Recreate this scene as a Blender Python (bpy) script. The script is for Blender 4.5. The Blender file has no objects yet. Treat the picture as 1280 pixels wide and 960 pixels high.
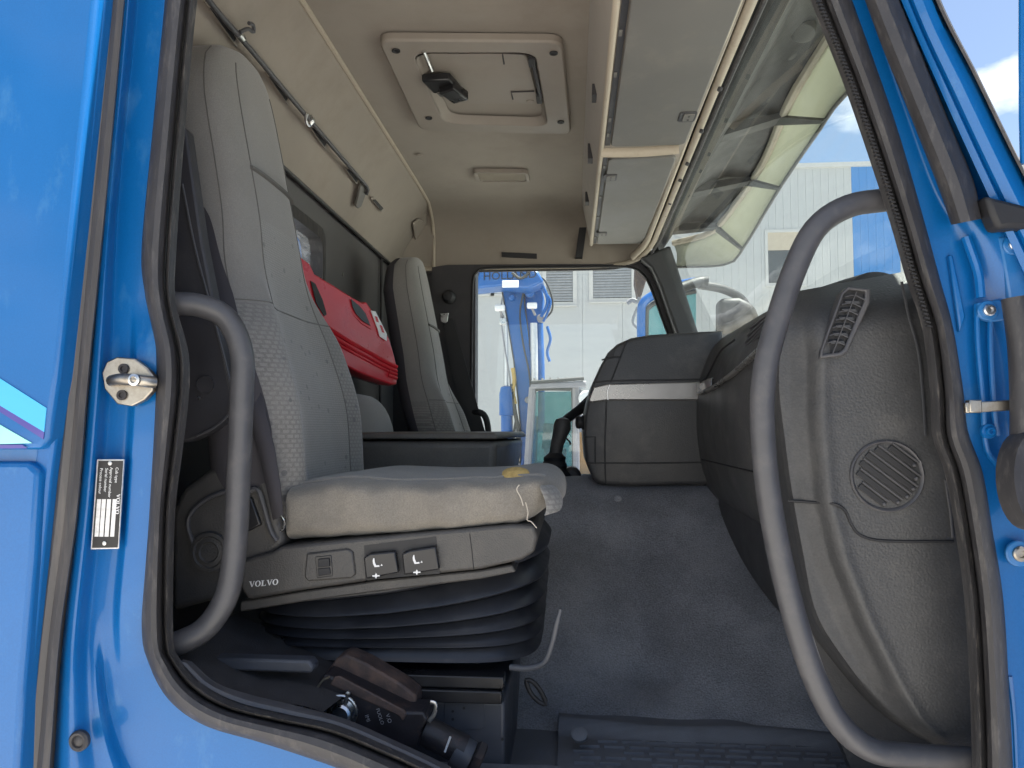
import bpy, bmesh, math, random
from mathutils import Vector, Matrix
R = math.radians
random.seed(7)
sc = bpy.context.scene
col = sc.collection

# ---------------------------------------------------------------- camera
# Axes: X = truck forward (right in the picture), Y = across the cab away from the camera, Z up, eye level = 0.
F_PX = 925.0
PITCH = math.atan(55 / F_PX)
YAW = math.atan(75 / F_PX * math.cos(PITCH))
CAM = Vector((0, -1.05, 0))
cd = bpy.data.cameras.new('camera')
cd.sensor_width = 36; cd.lens = 36 * F_PX / 1280; cd.clip_start = 0.02; cd.clip_end = 2000
cam = bpy.data.objects.new('camera', cd); col.objects.link(cam)
cam.location = CAM; cam.rotation_euler = (R(90) + PITCH, 0, YAW)
sc.camera = cam

# ---------------------------------------------------------------- sky, sun, exposure
SUN_EL, SUN_AZ = R(69), R(84)           # azimuth measured from +Y towards +X: the sun stands high in front of the truck
w = bpy.data.worlds.new('World'); sc.world = w; w.use_nodes = True
nt = w.node_tree; N = nt.nodes; L = nt.links
N.clear()
out = N.new('ShaderNodeOutputWorld'); bg = N.new('ShaderNodeBackground')
sky = N.new('ShaderNodeTexSky'); sky.sky_type = 'NISHITA'; sky.sun_disc = False
sky.sun_elevation = SUN_EL; sky.sun_rotation = SUN_AZ; sky.air_density = 1.0; sky.dust_density = 1.2
tc = N.new('ShaderNodeTexCoord'); mp = N.new('ShaderNodeMapping'); mp.inputs['Scale'].default_value = (1, 1, 2.2)
mp.inputs['Location'].default_value = (0.62, 0.25, 0.32)
nz = N.new('ShaderNodeTexNoise'); nz.inputs['Scale'].default_value = 2.6; nz.inputs['Detail'].default_value = 8; nz.inputs['Roughness'].default_value = .55
cr = N.new('ShaderNodeValToRGB'); cr.color_ramp.elements[0].position = .52; cr.color_ramp.elements[1].position = .62
mx = N.new('ShaderNodeMix'); mx.data_type = 'RGBA'; mx.inputs[7].default_value = (8.0, 8.1, 8.3, 1)
bg.inputs['Strength'].default_value = 0.055
L.new(tc.outputs['Generated'], mp.inputs['Vector']); L.new(mp.outputs[0], nz.inputs['Vector']); L.new(nz.outputs[0], cr.inputs[0])
L.new(cr.outputs[0], mx.inputs[0]); L.new(sky.outputs[0], mx.inputs[6]); L.new(mx.outputs[2], bg.inputs['Color']); L.new(bg.outputs[0], out.inputs[0])
sd = bpy.data.lights.new('sun', 'SUN'); sd.energy = 5.0; sd.angle = R(.55); sd.color = (1, .955, .88)
sun = bpy.data.objects.new('sun', sd); col.objects.link(sun)
sv = Vector((math.sin(SUN_AZ) * math.cos(SUN_EL), math.cos(SUN_AZ) * math.cos(SUN_EL), math.sin(SUN_EL)))
sun.rotation_euler = sv.to_track_quat('Z', 'Y').to_euler(); sun.location = (-6, 3, 14)
sc.view_settings.view_transform = 'Standard'; sc.view_settings.look = 'None'
sc.view_settings.exposure = 1.92; sc.view_settings.gamma = 1
sc.cycles.max_bounces = 8; sc.cycles.diffuse_bounces = 4; sc.cycles.glossy_bounces = 3; sc.cycles.transparent_max_bounces = 10

# ---------------------------------------------------------------- helpers
_ct, _st, _cy, _sy = math.cos(PITCH), math.sin(PITCH), math.cos(YAW), math.sin(YAW)
FW = Vector((-_sy * _ct, _cy * _ct, _st)); RT = Vector((_cy, _sy, 0)); UP = Vector((_sy * _st, -_cy * _st, _ct))
def ray(px, py): return FW * F_PX + RT * (px - 640) - UP * (py - 480)
def at(px, py, Y):                       # a point measured on the photograph, at its real distance Y
    d = ray(px, py); return CAM + d * ((Y - CAM.y) / d.y)
def atZ(px, py, Z):
    d = ray(px, py); return CAM + d * ((Z - CAM.z) / d.z)
def atX(px, py, X):
    d = ray(px, py); return CAM + d * ((X - CAM.x) / d.x)
def atP(px, py, p, n):
    d = ray(px, py); return CAM + d * ((Vector(p) - CAM).dot(Vector(n)) / d.dot(Vector(n)))
def lerp(a, b, t): return a + (b - a) * t
def sstep(a, b, x):
    t = max(0, min(1, (x - a) / (b - a))); return t * t * (3 - 2 * t)
def interp(tab, x):
    if x <= tab[0][0]: return tab[0][1]
    for (x0, y0), (x1, y1) in zip(tab, tab[1:]):
        if x <= x1:
            t = (x - x0) / (x1 - x0); return y0 + (y1 - y0) * t
    return tab[-1][1]
def sinterp(tab, x):
    if x <= tab[0][0]: return tab[0][1]
    n = len(tab)
    for i in range(n - 1):
        x0, y0 = tab[i]; x1, y1 = tab[i + 1]
        if x <= x1:
            t = (x - x0) / (x1 - x0)
            m0 = (y1 - tab[i - 1][1]) / (x1 - tab[i - 1][0]) if i > 0 else (y1 - y0) / (x1 - x0)
            m1 = (tab[i + 2][1] - y0) / (tab[i + 2][0] - x0) if i < n - 2 else (y1 - y0) / (x1 - x0)
            h = x1 - x0; t2 = t * t; t3 = t2 * t
            return (2*t3 - 3*t2 + 1) * y0 + (t3 - 2*t2 + t) * h * m0 + (-2*t3 + 3*t2) * y1 + (t3 - t2) * h * m1
    return tab[-1][1]
def catmull(pts, n, closed=False):       # n samples, even in arc length
    pts = [Vector(p) for p in pts]; m = len(pts); dense = []
    segs = m if closed else m - 1
    for i in range(segs):
        if closed: p0, p1, p2, p3 = pts[i - 1], pts[i], pts[(i + 1) % m], pts[(i + 2) % m]
        else:
            p1, p2 = pts[i], pts[i + 1]
            p0 = pts[i - 1] if i else p1 * 2 - p2
            p3 = pts[i + 2] if i + 2 < m else p2 * 2 - p1
        for k in range(16):
            t = k / 16
            dense.append(.5 * (2*p1 + (p2 - p0)*t + (2*p0 - 5*p1 + 4*p2 - p3)*t*t + (3*p1 - p0 - 3*p2 + p3)*t**3))
    dense.append(pts[0] if closed else pts[-1])
    ln = [0]
    for a, b in zip(dense, dense[1:]): ln.append(ln[-1] + (b - a).length)
    res = []; j = 0; cnt = n + 1 if closed else n
    for k in range(cnt):
        s = ln[-1] * k / (cnt - 1)
        while j < len(ln) - 2 and ln[j + 1] < s: j += 1
        q = (s - ln[j]) / max(1e-9, ln[j + 1] - ln[j]); res.append(dense[j].lerp(dense[j + 1], q))
    return res[:-1] if closed else res

class MB:
    def __init__(s): s.v = []; s.f = []; s.m = []
    def face(s, idx, m=0): s.f.append(tuple(idx)); s.m.append(m)
    def pts(s, ps):
        b = len(s.v); s.v += [Vector(p) for p in ps]; return list(range(b, b + len(ps)))
    def quad(s, a, b, c, d, m=0): s.face(s.pts([a, b, c, d]), m)
    def box(s, lo, hi, m=0):
        (x0, y0, z0), (x1, y1, z1) = lo, hi
        return s.hexa([(x0,y0,z0),(x1,y0,z0),(x1,y1,z0),(x0,y1,z0),(x0,y0,z1),(x1,y0,z1),(x1,y1,z1),(x0,y1,z1)], m)
    def hexa(s, p, m=0):
        i = s.pts(p)
        for q in ((0,3,2,1),(4,5,6,7),(0,1,5,4),(1,2,6,5),(2,3,7,6),(3,0,4,7)): s.face([i[k] for k in q], m)
        return s
    def obox(s, c, ax, ay, az, m=0):     # oriented box: centre and three half axes
        c, ax, ay, az = map(Vector, (c, ax, ay, az))
        return s.hexa([c-ax-ay-az, c+ax-ay-az, c+ax+ay-az, c-ax+ay-az, c-ax-ay+az, c+ax-ay+az, c+ax+ay+az, c-ax+ay+az], m)
    def prism(s, loop, off, m=0):
        off = Vector(off); a = s.pts(loop); b = s.pts([Vector(p) + off for p in loop]); n = len(loop)
        s.face(a, m); s.face(b[::-1], m)
        for i in range(n): s.face((a[i], b[i], b[(i+1) % n], a[(i+1) % n]), m)
        return s
    def loft(s, rings, closed=True, cap=True, m=0, mf=None):
        ids = [s.pts(r) for r in rings]; n = len(rings[0])
        for j in range(len(ids) - 1):
            for i in range(n if closed else n - 1):
                k = (i + 1) % n
                s.face((ids[j][i], ids[j][k], ids[j+1][k], ids[j+1][i]), mf(j, i) if mf else m)
        if cap and closed: s.face(ids[0][::-1], m); s.face(ids[-1], m)
        return s
    def tube(s, path, r, n=12, m=0, cap=True, samples=None, closed=False, flat=1.0):
        p = catmull(path, samples, closed) if samples else [Vector(q) for q in path]
        rings = []; k = len(p); nrm = None
        for i, q in enumerate(p):
            if closed: t = p[(i + 1) % k] - p[i - 1]
            else: t = p[min(i + 1, k - 1)] - p[max(i - 1, 0)]
            t.normalize()
            if nrm is None:
                a = Vector((0, 0, 1)) if abs(t.z) < .9 else Vector((1, 0, 0))
                nrm = (a - t * a.dot(t)).normalized()
            else: nrm = (nrm - t * nrm.dot(t)).normalized()
            b = t.cross(nrm); rr = r(i / max(1, k - 1)) if callable(r) else r
            rings.append([q + nrm * (math.cos(2*math.pi*j/n) * rr) + b * (math.sin(2*math.pi*j/n) * rr * flat) for j in range(n)])
        if closed: rings.append(rings[0]); cap = False
        return s.loft(rings, True, cap, m)
    def lathe(s, c, axis, prof, n=24, m=0, ref=None):   # prof: (radius, along axis)
        c = Vector(c); a = Vector(axis).normalized()
        u = Vector(ref) if ref else (Vector((0, 0, 1)) if abs(a.z) < .9 else Vector((1, 0, 0)))
        u = (u - a * u.dot(a)).normalized(); v = a.cross(u)
        rings = [[c + a * h + (u * math.cos(2*math.pi*j/n) + v * math.sin(2*math.pi*j/n)) * max(r, 1e-4) for j in range(n)] for r, h in prof]
        return s.loft(rings, True, True, m)
    def grid(s, fn, nu, nv, m=0):
        rows = [[fn(u / (nu - 1), v / (nv - 1)) for v in range(nv)] for u in range(nu)]
        return s.loft(rings=rows, closed=False, cap=False, m=m)

ORG = {}
def tag(o, label=None, cat=None, group=None, kind=None):
    if label: o['label'] = label
    if cat: o['category'] = cat
    if group: o['group'] = group
    if kind: o['kind'] = kind
    return o
def thing(name, label, cat, loc, group=None):
    o = bpy.data.objects.new(name, None); col.objects.link(o); o.location = loc; o.empty_display_size = .1
    ORG[o.name] = Vector(loc); return tag(o, label, cat, group)
def build(mb, name, mats, parent=None, bevel=0, seg=2, sub=0, angle=38, solid=0, weld=False):
    me = bpy.data.meshes.new(name)
    lo = Vector([min(v[i] for v in mb.v) for i in range(3)]); hi = Vector([max(v[i] for v in mb.v) for i in range(3)])
    c = (lo + hi) / 2
    me.from_pydata([tuple(v - c) for v in mb.v], [], mb.f)
    if not isinstance(mats, (list, tuple)): mats = [mats]
    for mt in mats: me.materials.append(M[mt])
    for p, mi in zip(me.polygons, mb.m): p.material_index = mi
    bm = bmesh.new(); bm.from_mesh(me)
    if weld: bmesh.ops.remove_doubles(bm, verts=bm.verts, dist=1e-5)
    bmesh.ops.recalc_face_normals(bm, faces=bm.faces); bm.to_mesh(me); bm.free()
    me.polygons.foreach_set('use_smooth', [True] * len(me.polygons))
    me.set_sharp_from_angle(angle=R(angle)); me.update()
    o = bpy.data.objects.new(name, me); col.objects.link(o)
    ORG[o.name] = c
    if parent: o.parent = parent; o.location = c - ORG[parent.name]
    else: o.location = c
    if solid:
        md = o.modifiers.new('solid', 'SOLIDIFY'); md.thickness = abs(solid); md.offset = -1 if solid > 0 else 1
    if bevel:
        md = o.modifiers.new('bevel', 'BEVEL'); md.width = bevel; md.segments = seg; md.limit_method = 'ANGLE'; md.angle_limit = R(30); md.harden_normals = False
    if sub:
        md = o.modifiers.new('sub', 'SUBSURF'); md.levels = sub; md.render_levels = sub
    return o
def text_mb(s, origin, xd, yd, size, depth=.0004, align='LEFT'):
    cu = bpy.data.curves.new('txt', 'FONT'); cu.body = s; cu.size = size; cu.align_x = align; cu.resolution_u = 3
    ob = bpy.data.objects.new('txt', cu); col.objects.link(ob)
    bpy.context.view_layer.update()
    me = bpy.data.meshes.new_from_object(ob.evaluated_get(bpy.context.evaluated_depsgraph_get()))
    xd = Vector(xd).normalized(); yd = Vector(yd).normalized(); nd = xd.cross(yd)
    mb = MB(); mb.v = [Vector(origin) + xd * v.co.x + yd * v.co.y + nd * depth for v in me.vertices]
    mb.f = [tuple(p.vertices) for p in me.polygons]; mb.m = [0] * len(mb.f)
    bpy.data.objects.remove(ob); bpy.data.curves.remove(cu); bpy.data.meshes.remove(me)
    return mb
def serif_word(word, origin, xd, yd, h, depth=.0005):    # wide roman capitals V, O, L with slab serifs
    xd = Vector(xd).normalized(); yd = Vector(yd).normalized(); nd = xd.cross(yd); mb = MB(); x = 0
    def P(u, v): return Vector(origin) + xd * (x + u * h) + yd * (v * h) + nd * depth
    def q(*p): mb.face(mb.pts([P(*a) for a in p]))
    for ch in word:
        if ch == 'V':
            q((.08,1),(.36,1),(.68,0),(.52,0)); q((.52,0),(.68,0),(1.0,1),(.88,1)); q((0,.92),(.46,.92),(.46,1),(0,1)); q((.76,.92),(1.1,.92),(1.1,1),(.76,1)); x += 1.08 * h
        elif ch == 'O':
            n = 28
            for k in range(n):
                a, b = 2*math.pi*k/n, 2*math.pi*(k+1)/n
                q((.55+.52*math.cos(a), .5+.52*math.sin(a)), (.55+.52*math.cos(b), .5+.52*math.sin(b)), (.55+.27*math.cos(b), .5+.43*math.sin(b)), (.55+.27*math.cos(a), .5+.43*math.sin(a)))
            x += 1.12 * h
        elif ch == 'L':
            q((.15,0),(.42,0),(.42,1),(.15,1)); q((.02,.92),(.55,.92),(.55,1),(.02,1)); q((.02,0),(.9,0),(.9,.09),(.02,.09)); q((.82,.09),(.9,.09),(.9,.34),(.84,.3)); x += .98 * h
    return mb

# ---------------------------------------------------------------- materials
M = {}
def mat(name, base, rough=.5, metal=0, coat=0, spec=.5, var=.12, vscale=6, bump=0, bscale=300, btype='noise', dirt=None, dscale=8, dlo=.5, dhi=.75, sheen=0, stretch=None, rvar=.12, extra=None, speck=0, sscale=260, bdist=.001):
    m = bpy.data.materials.new(name); m.use_nodes = True; M[name] = m
    nt = m.node_tree; N = nt.nodes; L = nt.links; b = N['Principled BSDF']
    b.inputs['Roughness'].default_value = rough; b.inputs['Metallic'].default_value = metal
    b.inputs['Coat Weight'].default_value = coat; b.inputs['Coat Roughness'].default_value = .06; b.inputs['Specular IOR Level'].default_value = spec
    b.inputs['Sheen Weight'].default_value = sheen
    tc = N.new('ShaderNodeTexCoord'); src = tc.outputs['Object']
    if stretch:
        mp = N.new('ShaderNodeMapping'); mp.inputs['Scale'].default_value = stretch; L.new(src, mp.inputs[0]); src2 = mp.outputs[0]
    else: src2 = src
    n1 = N.new('ShaderNodeTexNoise'); n1.inputs['Scale'].default_value = vscale; n1.inputs['Detail'].default_value = 6; n1.inputs['Roughness'].default_value = .62
    L.new(src2, n1.inputs['Vector'])
    mr = N.new('ShaderNodeMapRange'); mr.inputs[1].default_value = .3; mr.inputs[2].default_value = .7; mr.inputs[3].default_value = 1 - var; mr.inputs[4].default_value = 1 + var
    L.new(n1.outputs[0], mr.inputs[0])
    vm = N.new('ShaderNodeVectorMath'); vm.operation = 'SCALE'; vm.inputs[0].default_value = base; L.new(mr.outputs[0], vm.inputs['Scale'])
    csock = vm.outputs[0]
    if speck:
        n3 = N.new('ShaderNodeTexNoise'); n3.inputs['Scale'].default_value = sscale; n3.inputs['Detail'].default_value = 2; L.new(src, n3.inputs['Vector'])
        m3 = N.new('ShaderNodeMapRange'); m3.inputs[1].default_value = .32; m3.inputs[2].default_value = .68; m3.inputs[3].default_value = 1 - speck; m3.inputs[4].default_value = 1 + speck; L.new(n3.outputs[0], m3.inputs[0])
        v3 = N.new('ShaderNodeVectorMath'); v3.operation = 'SCALE'; L.new(csock, v3.inputs[0]); L.new(m3.outputs[0], v3.inputs['Scale']); csock = v3.outputs[0]
    rr = N.new('ShaderNodeMapRange'); rr.inputs[1].default_value = .3; rr.inputs[2].default_value = .7; rr.inputs[3].default_value = max(.02, rough - rvar); rr.inputs[4].default_value = min(1, rough + rvar)
    L.new(n1.outputs[0], rr.inputs[0]); L.new(rr.outputs[0], b.inputs['Roughness'])
    if dirt:
        n2 = N.new('ShaderNodeTexNoise'); n2.inputs['Scale'].default_value = dscale; n2.inputs['Detail'].default_value = 9; n2.inputs['Roughness'].default_value = .7
        L.new(src2, n2.inputs['Vector'])
        cr = N.new('ShaderNodeMapRange'); cr.inputs[1].default_value = dlo; cr.inputs[2].default_value = dhi; cr.inputs[4].default_value = dirt[3] if len(dirt) > 3 else .6
        L.new(n2.outputs[0], cr.inputs[0])
        mx = N.new('ShaderNodeMix'); mx.data_type = 'RGBA'; mx.inputs[7].default_value = (*dirt[:3], 1)
        L.new(cr.outputs[0], mx.inputs[0]); L.new(csock, mx.inputs[6]); csock = mx.outputs[2]
    if extra: csock = extra(N, L, src, csock, b)
    L.new(csock, b.inputs['Base Color'])
    if bump:
        if btype == 'voronoi':
            t = N.new('ShaderNodeTexVoronoi'); t.feature = 'SMOOTH_F1'; t.inputs['Scale'].default_value = bscale; o = t.outputs['Distance']
        elif btype == 'weave':
            t = N.new('ShaderNodeTexChecker'); t.inputs['Scale'].default_value = bscale; o = t.outputs['Fac']
        else:
            t = N.new('ShaderNodeTexNoise'); t.inputs['Scale'].default_value = bscale; t.inputs['Detail'].default_value = 3; o = t.outputs[0]
        L.new(src, t.inputs['Vector'])
        bp = N.new('ShaderNodeBump'); bp.inputs['Strength'].default_value = bump; bp.inputs['Distance'].default_value = bdist
        L.new(o, bp.inputs['Height']); L.new(bp.outputs[0], b.inputs['Normal'])
    return m
def fabric_dots(sx, sz, amt, seed=0):    # woven rows of small dashes, in Y (across the seat) and Z (up)
    def fn(N, L, src, c, b):
        mp = N.new('ShaderNodeMapping'); mp.inputs['Rotation'].default_value = (0, R(90), R(90)); L.new(src, mp.inputs[0])
        br = N.new('ShaderNodeTexBrick'); br.inputs['Scale'].default_value = 1
        br.inputs['Brick Width'].default_value = sx; br.inputs['Row Height'].default_value = sz; br.inputs['Mortar Size'].default_value = min(sx, sz) * .23; br.inputs['Mortar Smooth'].default_value = .4
        sp = N.new('ShaderNodeSeparateXYZ'); cb = N.new('ShaderNodeCombineXYZ'); L.new(src, sp.inputs[0]); L.new(sp.outputs[1], cb.inputs[0]); L.new(sp.outputs[2], cb.inputs[1])
        L.new(cb.outputs[0], br.inputs['Vector'])
        nn = N.new('ShaderNodeTexNoise'); nn.inputs['Scale'].default_value = 9; L.new(src, nn.inputs['Vector'])
        ml = N.new('ShaderNodeMath'); ml.operation = 'MULTIPLY'; L.new(br.outputs['Fac'], ml.inputs[0]); L.new(nn.outputs[0], ml.inputs[1])
        mx = N.new('ShaderNodeMix'); mx.data_type = 'RGBA'; mx.blend_type = 'MULTIPLY'; mx.inputs[7].default_value = (amt, amt, amt, 1)
        L.new(ml.outputs[0], mx.inputs[0]); L.new(c, mx.inputs[6])
        vo = N.new('ShaderNodeTexVoronoi'); vo.inputs['Scale'].default_value = 26; L.new(src, vo.inputs['Vector'])
        lt = N.new('ShaderNodeMath'); lt.operation = 'LESS_THAN'; lt.inputs[1].default_value = .15; L.new(vo.outputs['Distance'], lt.inputs[0])
        hf = N.new('ShaderNodeMath'); hf.operation = 'MULTIPLY'; hf.inputs[1].default_value = .65; L.new(lt.outputs[0], hf.inputs[0])
        m2 = N.new('ShaderNodeMix'); m2.data_type = 'RGBA'; m2.inputs[7].default_value = (.09, .09, .095, 1); L.new(hf.outputs[0], m2.inputs[0]); L.new(mx.outputs[2], m2.inputs[6])
        return m2.outputs[2]
    return fn
mat('blue_paint', (.002, .112, .345), .36, coat=.35, spec=.35, var=.08, vscale=3, bump=.05, bscale=90, bdist=.002, dirt=(.07, .22, .42, .5), dscale=14, dlo=.56, dhi=.72, stretch=(1, 1, .45), speck=.05, sscale=420)
mat('blue_dusty', (.008, .135, .37), .42, coat=.35, var=.12, vscale=9, dirt=(.16, .24, .40, .5), dscale=10, dlo=.48, dhi=.8)
mat('rubber', (.040, .038, .040), .55, var=.2, vscale=14, dirt=(.17, .155, .14, .55), dscale=22, dlo=.52, dhi=.78, bump=.25, bscale=260, stretch=(3, 3, .8))
mat('rubber_worn', (.045, .043, .044), .5, var=.25, vscale=20, dirt=(.24, .215, .185, .7), dscale=38, dlo=.54, dhi=.74, bump=.4, bscale=240, stretch=(3, 3, .7))
mat('weatherstrip', (.085, .08, .078), .5, var=.12, vscale=10, dirt=(.22, .19, .16, .5), dscale=20, dlo=.5, dhi=.8, stretch=(4, 4, .35))
mat('handle_paint', (.070, .069, .074), .46, var=.12, vscale=30, dirt=(.13, .12, .11, .45), dscale=30, dlo=.52, dhi=.8)
mat('dash_plastic', (.056, .056, .057), .48, var=.14, vscale=7, bump=.45, bscale=300, btype='voronoi', dirt=(.13, .122, .112, .6), dscale=13, dlo=.52, dhi=.80, speck=.12, sscale=320)
mat('box_plastic', (.125, .116, .103), .5, var=.12, vscale=7, bump=.4, bscale=300, btype='voronoi', dirt=(.19, .175, .15, .5), dscale=9, speck=.1)
mat('dash_dark', (.045, .046, .050), .52, var=.12, vscale=7, bump=.4, bscale=330, btype='voronoi', dirt=(.09, .085, .08, .4), dscale=11, dlo=.5, dhi=.8)
mat('tunnel_mat', (.185, .19, .208), .52, var=.25, vscale=5, bump=1.0, bscale=260, bdist=.0022, dirt=(.27, .27, .28, .55), dscale=5, dlo=.46, dhi=.72, speck=.30, sscale=300)
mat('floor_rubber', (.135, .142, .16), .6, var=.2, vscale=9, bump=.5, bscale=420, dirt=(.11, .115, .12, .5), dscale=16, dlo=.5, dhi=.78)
mat('headliner', (.30, .262, .220), .9, var=.09, vscale=4, bump=.3, bscale=420, sheen=.15, dirt=(.21, .175, .138, .5), dscale=5, dlo=.5, dhi=.8)
mat('liner_trim', (.44, .38, .30), .6, var=.08, vscale=8, dirt=(.22, .17, .12, .5), dscale=16, dlo=.52, dhi=.8)
mat('hatch_plastic', (.30, .265, .228), .62, var=.06, vscale=6, bump=.15, bscale=500, dirt=(.24, .2, .17, .4), dscale=8, dlo=.5, dhi=.8)
mat('cabinet_grey', (.140, .134, .126), .58, var=.07, vscale=4, bump=.15, bscale=420, dirt=(.28, .25, .2, .4), dscale=7, dlo=.52, dhi=.85)
mat('back_wall', (.11, .107, .108), .7, var=.13, vscale=5, bump=.25, bscale=300, dirt=(.13, .12, .11, .4), dscale=6)
mat('pillar_trim', (.038, .037, .042), .55, var=.15, vscale=6, bump=.25, bscale=300, dirt=(.08, .075, .07, .5), dscale=9)
mat('seat_fabric', (.205, .196, .183), .95, var=.09, vscale=7, bump=.5, bscale=700, sheen=.3, speck=.10, sscale=500)
mat('seat_weave', (.245, .237, .222), .95, var=.08, vscale=6, bump=.5, bscale=700, sheen=.3, extra=fabric_dots(.0075, .005, .58), speck=.12, sscale=420)
mat('seat_dots', (.21, .202, .19), .95, var=.09, vscale=6, bump=.5, bscale=700, sheen=.3, extra=fabric_dots(.010, .0085, .58), speck=.12, sscale=420)
mat('seat_dusty', (.205, .186, .158), .95, var=.14, vscale=9, bump=.8, bscale=420, sheen=.25, dirt=(.13, .115, .098, .65), dscale=8, dlo=.46, dhi=.72, speck=.16, sscale=460)
mat('seat_dark', (.048, .045, .052), .9, var=.1, bump=.3, bscale=500)
mat('seat_seam', (.12, .115, .108), .95)
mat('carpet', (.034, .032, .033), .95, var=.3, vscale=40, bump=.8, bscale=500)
mat('foam', (.52, .36, .13), .95, var=.3, vscale=60, bump=.8, bscale=180)
mat('thread', (.5, .45, .38), .9)
mat('seat_plastic', (.062, .059, .056), .5, var=.08, bump=.6, bscale=420, btype='voronoi', dirt=(.14, .125, .105, .5), dscale=9, dlo=.48, dhi=.8)
mat('black_plastic', (.014, .014, .016), .32, var=.15, vscale=12)
mat('black_matt', (.018, .018, .020), .6, var=.15, vscale=12)
mat('bellows', (.020, .022, .028), .38, var=.2, vscale=8, dirt=(.07, .07, .075, .4), dscale=10)
mat('pedestal', (.058, .063, .076), .42, var=.15, vscale=8, dirt=(.10, .10, .105, .35), dscale=14, dlo=.5, dhi=.85)
mat('steel', (.42, .39, .34), .36, metal=1, var=.2, vscale=25, dirt=(.16, .12, .08, .7), dscale=28, dlo=.45, dhi=.7)
mat('zinc', (.62, .62, .62), .3, metal=1, var=.1, vscale=20)
mat('chrome', (.75, .75, .76), .2, metal=1)
mat('silver_trim', (.36, .35, .34), .3, metal=.75, var=.1, vscale=10)
mat('rust', (.060, .042, .038), .7, var=.4, vscale=35, bump=.8, bscale=140, dirt=(.14, .085, .06, .7), dscale=30, dlo=.45, dhi=.65)
mat('black_iron', (.018, .016, .019), .48, var=.3, vscale=20, bump=.5, bscale=160, dirt=(.12, .07, .05, .6), dscale=26, dlo=.56, dhi=.72)
mat('red_plastic', (.55, .018, .030), .33, var=.06, vscale=8, coat=.2, dirt=(.55, .10, .10, .3), dscale=14)
mat('white', (.75, .75, .75), .5, var=.03)
mat('plate_black', (.016, .015, .016), .4, var=.1)
mat('plate_silver', (.62, .62, .63), .4, metal=.6, var=.25, vscale=120)
mat('cyan_decal', (.05, .42, .80), .35, coat=.5, var=.03)
mat('mint_decal', (.32, .82, .72), .35, coat=.5, var=.03)
mat('violet_decal', (.055, .045, .28), .35, coat=.5, var=.03)
mat('facade', (.40, .412, .425), .6, var=.03, vscale=.6)
mat('facade_trim', (.46, .46, .46), .5, var=.04)
mat('facade_blue', (.04, .19, .48), .5, var=.05, vscale=.8)
mat('blind', (.30, .31, .325), .45, var=.1)
mat('window_dark', (.05, .055, .06), .12, var=.3, vscale=1.5)
mat('excavator_blue', (.004, .092, .33), .4, coat=.3, var=.1, vscale=1.2, dirt=(.06, .15, .34, .3), dscale=2.5)
mat('excavator_grey', (.22, .215, .23), .5, var=.1)
mat('machine_dark', (.05, .048, .045), .6, var=.3, vscale=3)
mat('timber', (.42, .24, .10), .8, var=.2)
mat('ochre', (.45, .30, .08), .7, var=.3, vscale=4)
mat('concrete', (.46, .44, .41), .9, var=.16, vscale=.5, dirt=(.34, .32, .30, .5), dscale=1.3, bump=.4, bscale=40)
def visor_extra(N, L, src, c, b):
    b.inputs['Transmission Weight'].default_value = 0
    return c
def glass(name, tint, alpha_body, body, rough=.02, streak=0, ior=1.45, sscale=4):
    m = bpy.data.materials.new(name); m.use_nodes = True; M[name] = m
    nt = m.node_tree; N = nt.nodes; L = nt.links; N.clear()
    o = N.new('ShaderNodeOutputMaterial'); tr = N.new('ShaderNodeBsdfTransparent'); tr.inputs[0].default_value = (*tint, 1)
    gl = N.new('ShaderNodeBsdfGlossy'); gl.inputs['Roughness'].default_value = rough
    lw = N.new('ShaderNodeLayerWeight'); lw.inputs[0].default_value = .5
    pw = N.new('ShaderNodeMath'); pw.operation = 'POWER'; pw.inputs[1].default_value = 4.5; L.new(lw.outputs['Facing'], pw.inputs[0])
    fr = N.new('ShaderNodeMapRange'); fr.inputs[3].default_value = .04; fr.inputs[4].default_value = .85; L.new(pw.outputs[0], fr.inputs[0])
    m1 = N.new('ShaderNodeMixShader'); L.new(fr.outputs[0], m1.inputs[0]); L.new(tr.outputs[0], m1.inputs[1]); L.new(gl.outputs[0], m1.inputs[2])
    df = N.new('ShaderNodeBsdfDiffuse'); df.inputs[0].default_value = (*body, 1)
    tl = N.new('ShaderNodeBsdfTranslucent'); tl.inputs[0].default_value = (*body, 1)
    ad = N.new('ShaderNodeMixShader'); ad.inputs[0].default_value = .5; L.new(df.outputs[0], ad.inputs[1]); L.new(tl.outputs[0], ad.inputs[2])
    m2 = N.new('ShaderNodeMixShader'); L.new(m1.outputs[0], m2.inputs[1]); L.new(ad.outputs[0], m2.inputs[2])
    if streak:
        tc = N.new('ShaderNodeTexCoord'); mp = N.new('ShaderNodeMapping'); mp.inputs['Rotation'].default_value = (.5, .3, .4); mp.inputs['Scale'].default_value = (1, 1, 5)
        nz = N.new('ShaderNodeTexNoise'); nz.inputs['Scale'].default_value = sscale; nz.inputs['Detail'].default_value = 7; nz.inputs['Distortion'].default_value = 1.2
        L.new(tc.outputs['Object'], mp.inputs[0]); L.new(mp.outputs[0], nz.inputs['Vector'])
        mr = N.new('ShaderNodeMapRange'); mr.inputs[1].default_value = .45; mr.inputs[2].default_value = .8; mr.inputs[3].default_value = alpha_body; mr.inputs[4].default_value = alpha_body + streak
        L.new(nz.outputs[0], mr.inputs[0]); L.new(mr.outputs[0], m2.inputs[0])
    else: m2.inputs[0].default_value = alpha_body
    L.new(m2.outputs[0], o.inputs[0]); return m
glass('windscreen_glass', (.82, .91, .88), .015, (.75, .8, .77), streak=.08)
glass('side_glass', (.92, .96, .95), .015, (.8, .85, .85), streak=.03)
glass('rear_glass', (.85, .93, .95), .16, (.75, .8, .85), streak=.35, sscale=9)
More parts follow.
